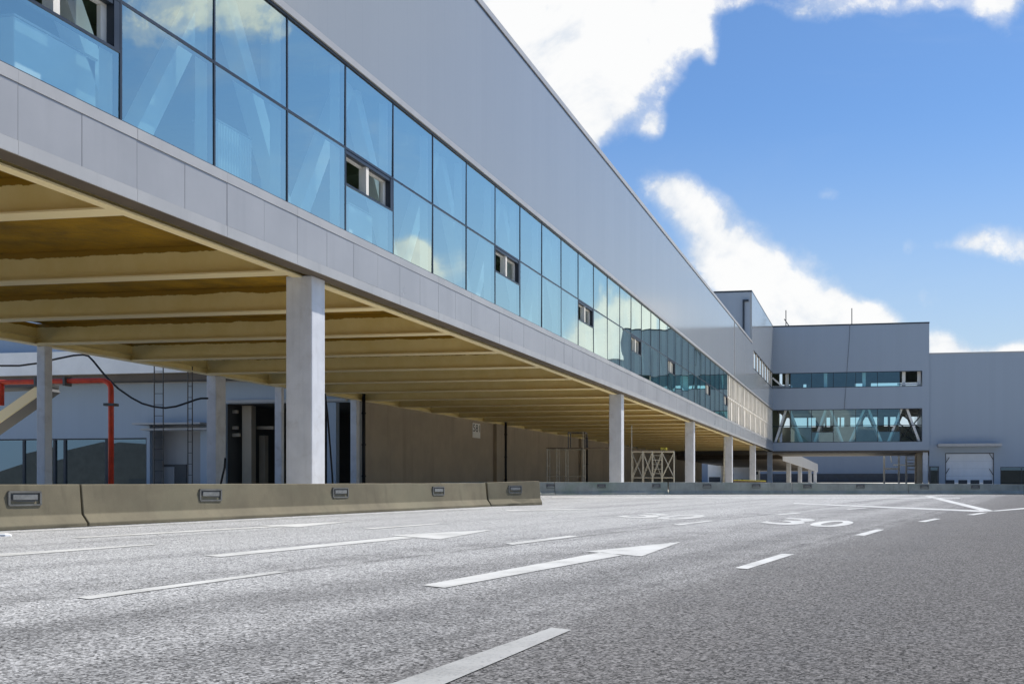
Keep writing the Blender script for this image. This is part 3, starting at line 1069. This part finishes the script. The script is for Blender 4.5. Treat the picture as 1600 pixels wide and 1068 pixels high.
m = MB(); m.beam(on_y(1207, 590, Y_END + 1), on_y(1222, 603, Y_END + 1), .35, .3); m.box(mx[0] - 3.4, mx[0] + .2, Y_END + 2, Y_END + 2.2, zs0 + .1, zs0 + .7)
m.box(mx[5] - .4, xw1 - .3, Y_END + 1.0, Y_END + 1.15, zs0 + .35, zs0 + .7)
m.build('guard_rails', 'white', BB)
# legs of the bridge at the right
p0, p1 = on_y(1442, 730, Y_END + .4), on_y(1450, 730, Y_END + .4)
m = MB(); m.box(p0.x, p1.x, Y_END + .4, Y_END + 1.3, 0, Z_SOF - .36); m.build('column', 'column', BB, bevel=.03)
m = MB(); m.box(p0.x - .9, p0.x - .02, Y_END + 2, Y_END + 12, 0, Z_SOF - .36); m.build('leg_wall', 'darkwall', BB)

for px, top, br in ((1228, 487, True), (1331, 484, False)):
    p = on_y(px, top, Y_END + 4)
    rt = thing('roof_mast', 'thin dark roof mast with a slanting stay, left of the two on the bridge roof' if br else 'plain thin dark roof mast, right of the two on the bridge roof', 'mast', (p.x, p.y, Z_TOP + .25), 'masts on the bridge roof')
    m = MB(); m.tube([(p.x, p.y, Z_TOP - .28), (p.x, p.y, p.z + .3)], .09, 6); m.build('pole', 'steel_dark', rt)
    m = MB(); m.box(p.x - .3, p.x + .3, p.y - .3, p.y + .3, Z_TOP - .29, Z_TOP - .1); m.build('base_plate', 'steel_dark', rt)
    if br:
        m = MB(); q = on_y(1237, 514, Y_END + 4)
        m.tube([(p.x - .3, p.y, (p.z + Z_TOP) / 2 + .4), (q.x, p.y, Z_TOP + .1)], .09, 6); m.build('stay', 'steel_dark', rt)

m = MB(); m.tube([on_y(x, y, Y_END - .12) for x, y in ((1328, 506), (1327, 530), (1325, 556), (1322, 600), (1319, 640))], .03, 6)
tag(m.build('hanging_cable', 'steel_dark', smooth=True), 'thin cable hanging from the roof edge down the middle of the bridge front', 'cable')

# ------------------------------------------------------------------ warehouse at the right
YW = Y_END + .35
zw = on_y(1500, 552.2, YW).z
WH = thing('warehouse_building', 'blue grey metal clad warehouse with a loading door at the right of the bridge', 'building', (40, 200, 0))
xd0, xd1 = on_y(1477, 730, YW).x, on_y(1553, 730, YW).x
zd = on_y(1515, 707, YW).z
xv0, zv = on_y(1563, 740, YW).x, on_y(1580, 729, YW).z
xv1 = xv0 + 14
XE = 46.0
m = MB()
m.box(XR + .02, xd0, YW, YW + .4, 0, zw); m.box(xd0, xd1, YW, YW + .4, zd, zw); m.box(xd1, xv0, YW, YW + .4, 0, zw)
m.box(xv0, xv1, YW, YW + .4, zv, zw); m.box(xv1, XE, YW, YW + .4, 0, zw)
m.build('front_wall', 'clad_x', WH)
m = MB(); m.box(XR + .02, XR + .4, YW + .41, YW + 60, 0, zw); m.box(XE - .4, XE, YW + .41, YW + 60, 0, zw); m.build('side_walls', 'clad_y', WH)
m = MB(); m.box(XR + .4, XE - .4, YW + .41, YW + 60, zw - .6, zw - .2); m.build('roof', 'pad', WH)
m = MB(); m.box(XR + .02, XE + .05, YW - .05, YW + .5, zw, zw + .22); m.build('parapet_cap', 'trim', WH)
m = MB()
nsec = 5
for i in range(nsec):
    m.box(xd0 + .12, xd1 - .12, YW + .2, YW + .3, .6 + (zd - .75) * i / nsec, .58 + (zd - .75) * (i + 1) / nsec)
dr = m.build('loading_door', 'door', WH)
for px in (1484.5, 1504.5, 1523.5, 1543.5):
    p = on_y(px, 752.5, YW)
    m = MB(); m.box(p.x - .75, p.x + .75, YW + .16, YW + .199, p.z - .35, p.z + .35); m.build('window', 'dark', dr)
m = MB()
for (px, py, sg) in ((1480, 718, 1), (1480, 735, 1), (1549, 712, -1), (1549, 736, -1)):
    p = on_y(px, py, YW + .15)
    m.beam((p.x - .3 * sg, YW + .1, p.z - .6), (p.x + .35 * sg, YW + .1, p.z + .45), .06, .12)
m.build('bracket', 'steel_dark', dr)
m = MB(); m.box(xd0, xd0 + .119, YW - .04, YW + .3, 0, zd); m.box(xd1 - .119, xd1, YW - .04, YW + .3, 0, zd); m.box(xd0 + .12, xd1 - .12, YW - .04, YW + .3, zd - .13, zd)
m.build('door_frame', 'steel_dark', WH)
ca, cb = on_y(1466, 697, YW - 2.6), on_y(1566, 692.5, YW - 2.6)
m = MB(); m.box(ca.x, cb.x, YW - 2.6, YW - .001, ca.z, cb.z + .05); m.build('door_canopy', 'trim', WH)
m = MB()
for i in range(4):
    a = xv0 + i * (xv1 - xv0) / 4
    m.box(a, a + .12, YW + .05, YW + .2, 0, zv - .1)
m.box(xv0, xv1, YW + .05, YW + .2, zv - .1, zv)
wn = m.build('window', 'dark', WH)
m = MB(); m.add([(xv0 + .12, YW + .12, 0), (xv1, YW + .12, 0), (xv1, YW + .12, zv - .1), (xv0 + .12, YW + .12, zv - .1)], [(0, 1, 2, 3)]); m.build('pane', 'glass_d', wn)
m = MB(); m.box(xv0 + .01, xv1 - .01, YW + .41, YW + 4, 0, zv - .02); m.build('room_behind_window', 'black', WH)
a, b = on_y(1453, 728, YW - 3), on_y(1466, 728, YW - 3)
gd = thing('glass_screen', 'small dark glass screen leaning at the corner left of the loading door', 'glass screen', ((a.x + b.x) / 2, YW - 3, 1.4))
m = MB()
for x in (a.x, b.x): m.box(x - .12, x + .12, YW - 3.1, YW - 2.95, 0, a.z)
m.box(a.x + .121, b.x - .121, YW - 3.08, YW - 2.97, a.z - .15, a.z)
m.build('frame', 'dark', gd)
m = MB(); m.box(a.x + .12, b.x - .12, YW - 3.04, YW - 3.02, .5, a.z - .15); m.build('pane', 'glass_d', gd)

# ------------------------------------------------------------------ beyond the bridge
FC = thing('far_canopy', 'pale ribbed canopy on a row of columns running on beyond the bridge', 'canopy', (-27, 270, 2))
zc0, zc1 = 6.5, 9.1
ye = on_x(1278, 730, XF).y
m = MB()
m.box(XB, XF - .1, YB2 + 1.0, ye, zc0 + .3, zc1 - .1); m.build('roof', 'brown', FC)
m = MB(); m.box(XF - .099, XF, YB2 + .99, ye + .05, zc0, zc1)
y = YB2 + 1.5
while y < ye:
    m.box(XF, XF + .06, y, y + .16, zc0 + .05, zc1 - .05)
    y += 2.3
m.build('fascia', 'trim', FC)
for px in (1236, 1253, 1268, 1276):
    yy = col_y(px, XF - .6)
    m = MB(); m.box(XF - 1.6, XF - .6, yy - 1.0, yy, 0, zc0 + .29); m.build('column', 'column', FC)
FBld = thing('far_building', 'distant blue grey building with a dark ground floor window strip, seen under the bridge', 'building', (0, 396, 3))
m = MB(); m.box(-90, 60, 392, 420, -2, 24); m.build('wall', 'far_wall', FBld)
m = MB(); m.box(-60, 40, 391.8, 391.99, 2.6, 6.6); m.build('window_strip', 'dark', FBld)
sh = thing('site_hut', 'small pale blue site hut in the light beyond the undercroft, past the third column', 'hut', (on_y(1117, 740, 260).x, 262, 2.2))
p, q = on_y(1106, 722, 260), on_y(1127, 722, 260)
m = MB(); m.box(p.x, q.x, 260, 264, 1.9, p.z); m.build('wall', 'white', sh)
m = MB(); m.box(p.x - .15, q.x + .15, 259.8, 264.2, p.z, p.z + .25); m.build('roof', 'trim', sh)
m = MB(); m.box(p.x + .3, q.x - .3, 259.9, 259.99, 2.6, 3.9); m.build('window', 'dark', sh)
tk = thing('parked_lorry', 'pale lorry parked beyond the undercroft between the third and fifth columns', 'lorry', (on_y(1165, 740, 280).x, 282, 2.4))
p, q = on_y(1146, 733, 280), on_y(1186, 733, 280)
m = MB(); m.box(p.x, q.x - 2.4, 280, 282.5, 3.3, p.z + .6); m.build('cargo_box', 'door', tk)
m = MB(); m.box(q.x - 2.3, q.x, 280, 282.5, 3.0, p.z - .2); m.build('cab', 'white', tk, bevel=.2)
m = MB(); m.box(q.x - 1.4, q.x - .3, 279.95, 279.99, p.z - 1.4, p.z - .6); m.build('side_window', 'dark', tk)
for x in (p.x + 1, p.x + 2.4, q.x - 1.2):
    m = MB(); m.tube([(x, 279.95, 2.95), (x, 280.3, 2.95)], .55, 14); m.build('wheel', 'rubber', tk)

# steel stair under the bridge
st = thing('steel_stair', 'white steel stair frame standing under the right end of the bridge', 'stair', (on_y(1405, 740, 205).x, 205, 1.6))
def pole(pxa, pya, pxb, pyb, Y, r, name, mat, parent):
    m = MB(); m.beam(on_y(pxa, pya, Y), on_y(pxb, pyb, Y), r, r, up=(0, 1, 0)); m.build(name, mat, parent)
for px in (1381.5, 1404.5, 1416, 1434): pole(px, 709, px, 757, 205, .36, 'post', 'white', st)
pole(1382, 732, 1404, 732, 205, .3, 'landing_beam', 'white', st)
pole(1396, 726, 1432, 726, 206.5, .25, 'landing_beam', 'white', st)
for i in range(5): pole(1416, 713 + i * 5, 1432, 713 + i * 5, 206, .22, 'tread', 'trim', st)
pole(1391, 710, 1393, 722, 206, .2, 'hanger', 'white', st)

# ------------------------------------------------------------------ rear building at the left
YR = 73.0
RB = thing('rear_building', 'blue grey building with a low dark window strip behind the undercroft at the left', 'building', (-62, 78, .6))
xo0, xo1 = on_y(352, 700, YR).x, XB - .7
zo = on_y(390, 630, YR).z
xw_0, xw_1 = on_y(-260, 700, YR).x, on_y(229, 700, YR).x
zwn = on_y(120, 684.5, YR).z
xn0, xn1 = on_y(234, 700, YR).x, on_y(313, 700, YR).x
znn = on_y(270, 664, YR).z
m = MB()
m.box(xw_0 - 8, xw_0, YR, YR + .3, 0, 20); m.box(xw_0, xw_1, YR, YR + .3, zwn, 20); m.box(xw_1, xn0, YR, YR + .3, 0, 20)
m.box(xn0, xn1, YR, YR + .3, znn, 20); m.box(xn1, xo0, YR, YR + .3, 0, 20); m.box(xo0, xo1, YR, YR + .3, zo, 20)
m.build('wall', 'clad_blue', RB)
b0, b1, b2 = on_y(100, 549, YR - 2).z, on_y(100, 585, YR - 2).z, on_y(100, 600, YR).z
m = MB(); m.box(xw_0 - 8, XB - .9, YR - 2.0, YR - .001, b1, b0); m.build('canopy_fascia', 'white', RB)
m = MB(); m.box(xw_0 - 8, XB - .9, YR - 1.7, YR - .001, b1 - .55, b1 - .001); m.build('canopy_underside', 'brown', RB)
m = MB(); m.box(xw_0 - 8, XB - .9, YR - .3, YR - .001, b2 - .1, b2 + .14); m.build('ledge', 'trim', RB)
m = MB()
for px in (-60, 36, 84, 100, 165, 168, 229):
    x = on_y(px, 720, YR).x
    m.box(x - .1, x + .1, YR + .05, YR + .25, 0, zwn - .12)
m.box(xw_0, xw_1, YR + .05, YR + .25, zwn - .12, zwn)
wn = m.build('window', 'dark', RB)
for (a, b) in ((-260, -60), (-60, 36), (36, 84), (84, 100), (100, 166), (166, 229)):
    xa, xb_ = on_y(a, 720, YR).x, on_y(b, 720, YR).x
    e = random.gauss(0, .012)
    m = MB(); m.add([(xa + .1, YR + .15 + e, 0), (xb_ - .1, YR + .15 - e, 0), (xb_ - .1, YR + .15 - e, zwn - .12), (xa + .1, YR + .15 + e, zwn - .12)], [(0, 1, 2, 3)])
    m.build('pane', 'glass_d', wn)
m = MB(); m.box(xw_0 + .02, xw_1 - .02, YR + 3, YR + 3.2, 0, zwn); m.build('room_behind_window', 'black', RB)
m = MB(); m.box(xn0, xn1, YR + 1.6, YR + 1.8, 0, znn); m.box(xn0 - .2, xn0, YR + .31, YR + 1.8, 0, znn); m.box(xn1, xn1 + .2, YR + .31, YR + 1.8, 0, znn)
m.box(xn0, xn1, YR + .31, YR + 1.6, znn, znn + .2)
m.build('doorway_recess', 'fascia', RB)
d0, d1 = on_y(248, 740, YR + 1.6), on_y(292, 725, YR + 1.6)
m = MB(); m.box(d0.x, d1.x, YR + 1.5, YR + 1.599, 0, d1.z); dd = m.build('door', 'steel_dark', RB)
m = MB(); m.box(d0.x + .35, d0.x + 1.5, YR + 1.45, YR + 1.499, 0, d1.z - .2); m.build('leaf', 'fascia', dd)
p, q = on_y(206, 663, YR - 1.6), on_y(312, 658, YR - 1.6)
m = MB(); m.box(p.x, q.x, YR - 1.6, YR - .002, p.z, q.z - .05); m.box(p.x + .4, q.x + .3, YR - 1.2, YR - .002, p.z - .42, p.z - .28); m.build('door_canopy', 'trim', RB)
# open bay with a dark store behind
m = MB()
m.box(xo0 - .2, xo0, YR + .31, YR + 14, 0, zo); m.box(xo0, xo1, YR + 14, YR + 14.2, 0, zo); m.box(xo0, xo1, YR + .31, YR + 14, zo, zo + .2)
m.build('open_bay', 'black', RB)
p, q = on_y(354, 629, YR - .3), on_y(540, 622, YR - .3)
m = MB(); m.box(p.x, q.x, YR - .35, YR - .003, p.z, q.z); m.build('bay_lintel', 'trim', RB)
m = MB()
for (pa, pb) in (((353, 643), (372, 643)), ((355, 680), (375, 679)), ((356, 668), (372, 668))):
    m.beam(on_y(*pa, YR + 1), on_y(*pb, YR + 1), .2, .25)
m.beam(on_y(389, 634, YR + 1.5), on_y(389, 766, YR + 1.5), .8, .6, up=(0, 1, 0)); m.beam(on_y(412, 680, YR + 3), on_y(412, 766, YR + 3), .5, .5, up=(0, 1, 0)); m.beam(on_y(402, 668, YR + 2.4), on_y(428, 668, YR + 2.4), .2, .25)
m.build('store_racks', 'darkwall', RB)
p, q = on_y(511, 700, YR - .2), on_y(525, 622, YR - .2)
m = MB(); m.box(p.x, q.x, YR - .2, YR + .3, 0, q.z - .3); m.build('bay_panel', 'clad_blue', RB)
up = on_y(60, 545, YR - 2.5)
m = MB(); m.box(up.x - .9, up.x + 1.3, YR - 1.0, YR - .1, b0, b0 + 4); m.build('roof_stub', 'column', RB)

# stair flight at the far left
T = 58.0
sf = thing('stair_flight', 'dark stair flight with a pale underside edge at the left picture edge', 'stair', at_t(-60, 700, T))
A, B = at_t(-170, 770, T), at_t(64, 606, T)
m = MB(); m.beam(A + FW * .9, B + FW * .9, 1.5, .28, up=(0, 0, 1)); m.build('flight', 'steel_dark', sf)
m = MB(); m.beam(A + FW * .05, B + FW * .05, .14, .5, up=(0, 0, 1)); m.build('stringer', 'beam', sf)
m = MB()
n = 22
for i in range(n):
    p = A.lerp(B, (i + .5) / n) + UP * .3
    m.beam(p + FW * .2, p + FW * 1.6, .36, .06)
m.build('treads', 'steel_dark', sf)
m = MB(); a, b = at_t(-40, 606, T), at_t(63, 602, T); m.beam(a + FW * .8 + UP * .05, b + FW * .8 + UP * .05, 1.8, .25); m.build('landing', 'steel_dark', sf)

# orange pipe
T = 54.0
op = thing('fire_main_pipe', 'orange painted pipe gantry turning down beside the low window strip', 'pipe', at_t(172, 757, T))
g = on_g(172, 776)
pts = [at_t(-160, 600, T), at_t(0, 597, T), at_t(80, 595.5, T), at_t(155, 594, T), at_t(164, 594.6, T), at_t(169.5, 598, T), at_t(173, 604, T), at_t(173.5, 612, T), at_t(173.5, 790, T)]
m = MB(); m.tube(pts, .135, 14); m.build('main_run', 'orange', op, smooth=True)
m = MB(); m.tube([at_t(1, 598, T), at_t(1, 633, T)], .17, 12); m.build('drop', 'orange', op, smooth=True)
m = MB()
for (px, py) in ((173.5, 632),):
    m.beam(at_t(px - 8, py, T), at_t(px + 8, py, T), .5, .14)
m.build('flange', 'steel_dark', op)
m = MB()
for px in (60, 105): m.beam(at_t(px, 603, T), at_t(px, 588, T), .12, .5, up=(0, 1, 0))
m.build('clamps', 'steel_dark', op)

# hanging cable
T = 57.0
pts = [(-60, 566), (-20, 571), (0, 571), (30, 571), (60, 567), (90, 560), (115, 555), (130, 554), (138, 556), (146, 564), (158, 579), (170, 593), (185, 607), (205, 621), (222, 630), (240, 635), (258, 637), (275, 634.5), (292, 629), (306, 624), (314, 622), (325, 622)]
m = MB(); m.tube([at_t(x, y, T) for x, y in pts], .055, 7)
tag(m.build('hanging_cable', 'rubber', smooth=True), 'black cable slung from the ceiling girder to a rear column', 'cable')
m = MB(); m.tube([at_t(x, y, 60) for x, y in ((352, 715), (351, 730), (348, 742), (345, 756), (343, 775))], .06, 7)
tag(m.build('loose_cable', 'rubber', smooth=True), 'dark cable hanging down the foot of the rear column beside the open bay', 'cable')
m = MB(); m.tube([at_t(x, y, 68) for x, y in ((508, 615), (512, 650), (516, 700), (519, 740), (521, 775))], .06, 7)
tag(m.build('loose_cable', 'rubber', smooth=True), 'thin dark cable hanging just right of the nearest column', 'cable')

# ladders
T = 59.0
def ladder(xa, xb, ytop, label, bot=775):
    root = thing('ladder', label, 'ladder', at_t((xa + xb) / 2, bot, T), 'ladders hanging at the rear of the undercroft')
    for x in (xa, xb):
        m = MB(); m.tube([at_t(x, bot, T), at_t(x, ytop, T)], .03, 6); m.build('rail', 'steel_dark', root)
    y = ytop + 14
    while y < bot:
        m = MB(); m.tube([at_t(xa, y, T), at_t(xb, y, T)], .02, 6); m.build('rung', 'steel_dark', root)
        y += 17.3
ladder(241, 255, 566, 'wider steel ladder hung in front of the recessed doorway')
ladder(293.5, 300.5, 572, 'narrower steel ladder left of the pale rear column')

# number plate on the dull wall
p0, p1 = on_x(738.5, 660, XB + .02), on_x(750.5, 684, XB + .02)
zt, zb = p0.z, on_x(738.5, 683, XB + .02).z
sg = thing('number_sign', 'white plate with black number 581 high on the dull rear wall', 'sign', (XB, (p0.y + p1.y) / 2, zb))
m = MB(); m.box(XB - .019, XB + .02, p0.y, p1.y, zb, zt); m.build('plate', 'plate', sg, bevel=.004)
hgt = zt - zb
glyphs('581', 'lettering', mat='ink', parent=sg, place=lambda a, b: (XB + .024, p0.y + (p1.y - p0.y) * (.06 + .88 * a), zb + hgt * (.42 + .5 * b)))


# ------------------------------------------------------------------ scaffolds
def scaffold(name_label, pxs, ytop, T, depth, decks, tall=(), brace=True, ladder_bay=None):
    base = at_t(pxs[0], 763, T)
    root = thing('scaffold_tower', name_label, 'scaffold', (base.x, base.y, gz(base.x, base.y)), 'tube scaffolds in the undercroft')
    gzv = gz(base.x, base.y)
    def pt(px, back, z):
        p = at_t(px, 763, T) + FW * (depth if back else 0)
        return Vector((p.x, p.y, z))
    zt = HC + (HZ - ytop) / F * T
    for px in pxs:
        for bk in (0, 1):
            top = zt
            for (tp, ty) in tall:
                if tp == px and not bk: top = HC + (HZ - ty) / F * T
            m = MB(); m.tube([pt(px, bk, gzv), pt(px, bk, top)], .038, 7); m.build('standard', 'scaff', root)
    m = MB()
    for px in pxs:
        for f in (.35, .6, .97):
            m.tube([pt(px, 0, gzv + (zt - gzv) * f), pt(px, 1, gzv + (zt - gzv) * f)], .022, 6)
    for bk in (0, 1):
        for f in (.35, .98):
            m.tube([pt(pxs[0], bk, gzv + (zt - gzv) * f), pt(pxs[-1], bk, gzv + (zt - gzv) * f)], .028, 6)
    m.build('ledgers', 'scaff', root)
    if brace:
        for i in range(len(pxs) - 1):
            for bk in (0, 1):
                m = MB()
                m.tube([pt(pxs[i], bk, gzv + (zt - gzv) * .35), pt(pxs[i + 1], bk, zt - .1)], .022, 6)
                if not bk or i % 2:
                    m.tube([pt(pxs[i], bk, zt - .1), pt(pxs[i + 1], bk, gzv + (zt - gzv) * .35)], .022, 6)
                m.build('cross_brace', 'scaff', root)
    if ladder_bay is not None:
        m = MB()
        for f in (.45, .56, .67, .78, .89):
            m.tube([pt(pxs[ladder_bay], 0, gzv + (zt - gzv) * f), pt(pxs[ladder_bay + 1], 0, gzv + (zt - gzv) * f)], .022, 6)
        m.build('rungs', 'scaff', root)
    for (pa, pb) in decks:
        m = MB()
        a, b = pt(pa, 0, zt + .03), pt(pb, 0, zt + .03)
        for q in range(4):
            o = FW * (depth * (q + .5) / 4)
            m.beam(a + o, b + o, depth / 4 - .02, .05)
        m.build('deck', 'board', root)
    return root, pt, zt


r1, pt1, zt1 = scaffold('pale tube scaffold with crossed braces right of the second column', [987, 1004, 1019, 1034, 1053], 704, 78, 1.3, [(986, 1052)], tall=((987, 664),), ladder_bay=2)
q = pt1(1037, 0, zt1 + .055) + FW * .5
yc = thing('yellow_crate', 'yellow slatted crate on the deck of the scaffold right of the second column', 'crate', q)
m = MB()
for i in range(3): m.box(q.x - .2, q.x + .2, q.y - .15, q.y + .15, q.z + i * .08, q.z + i * .08 + .035)
for sx in (-1, 1):
    for sy in (-1, 1): m.box(q.x + sx * .2 - .02, q.x + sx * .2 + .02, q.y + sy * .15 - .02, q.y + sy * .15 + .02, q.z, q.z + .22)
m.build('body', 'yellow', yc)
r2, pt2, zt2 = scaffold('dim tube scaffold with a raised upper stage left of the second column', [855, 870, 884, 911], 700, 82, 1.4, [(853, 884), (884, 950)], tall=((911, 674),), brace=False)
m = MB()
for px in (888, 914):
    for bk in (0, 1): m.tube([pt2(px, bk, zt2), pt2(px, bk, zt2 + 1.3)], .04, 6)
    m.tube([pt2(px, 0, zt2 + 1.26), pt2(px, 1, zt2 + 1.26)], .035, 6)
for bk in (0, 1): m.tube([pt2(888, bk, zt2 + 1.28), pt2(914, bk, zt2 + 1.28)], .035, 6)
m.build('upper_stage', 'steel_dark', r2)
m = MB(); m.tube([at_t(1131, 775, 118), at_t(1132, 682, 118)], .10, 7)
tag(m.build('prop_pole', 'scaff'), 'thin pale prop pole leaning beside the third front column', 'pole')
q = at_t(1172, 752, 118)
sb = thing('stacked_panel', 'flat dark panel stack with a yellow edge lying behind the far barrier', 'panel stack', (q.x, q.y, gz(q.x, q.y)))
m = MB(); a, b = at_t(1146, 751.5, 118), at_t(1196, 752.5, 118); m.beam(a, b, 2.0, .22); m.build('panel', 'board', sb)
m = MB(); m.beam(a + UP * .15 - FW * .2, b + UP * .12 - FW * .2, 1.8, .07); m.build('top_sheet', 'yellow', sb)
m = MB()
for px in (1152, 1190):
    p = at_t(px, 752, 118); m.box(p.x - .4, p.x + .4, p.y - .6, p.y + .6, gz(p.x, p.y), p.z - .1)
m.build('trestle', 'board', sb)

# ------------------------------------------------------------------ hall behind the viewpoint, seen mirrored in the low windows
OH = thing('opposite_hall', 'dark gabled hall seen only as a reflection in the low windows at the left', 'building', (-40, -100, 0))
m = MB()
prof = [(-300, -1), (-300, 3), (-242, 4.5), (-228, 8.5), (-203, 13.5), (-150, 9), (-30, 9), (-30, -1)]
m.extrude([[(x, y, z) for x, z in prof] for y in (-100, -160)])
m.build('gabled_shell', 'far_dark', OH)
m = MB(); m.box(-29.9, 120, -130, -100, -1, 9); m.build('side_wing', 'far_dark', OH)
m = MB(); m.box(-200, 100, -99.98, -99.9, 2.2, 3.6); m.build('window_strip', 'dark', OH)
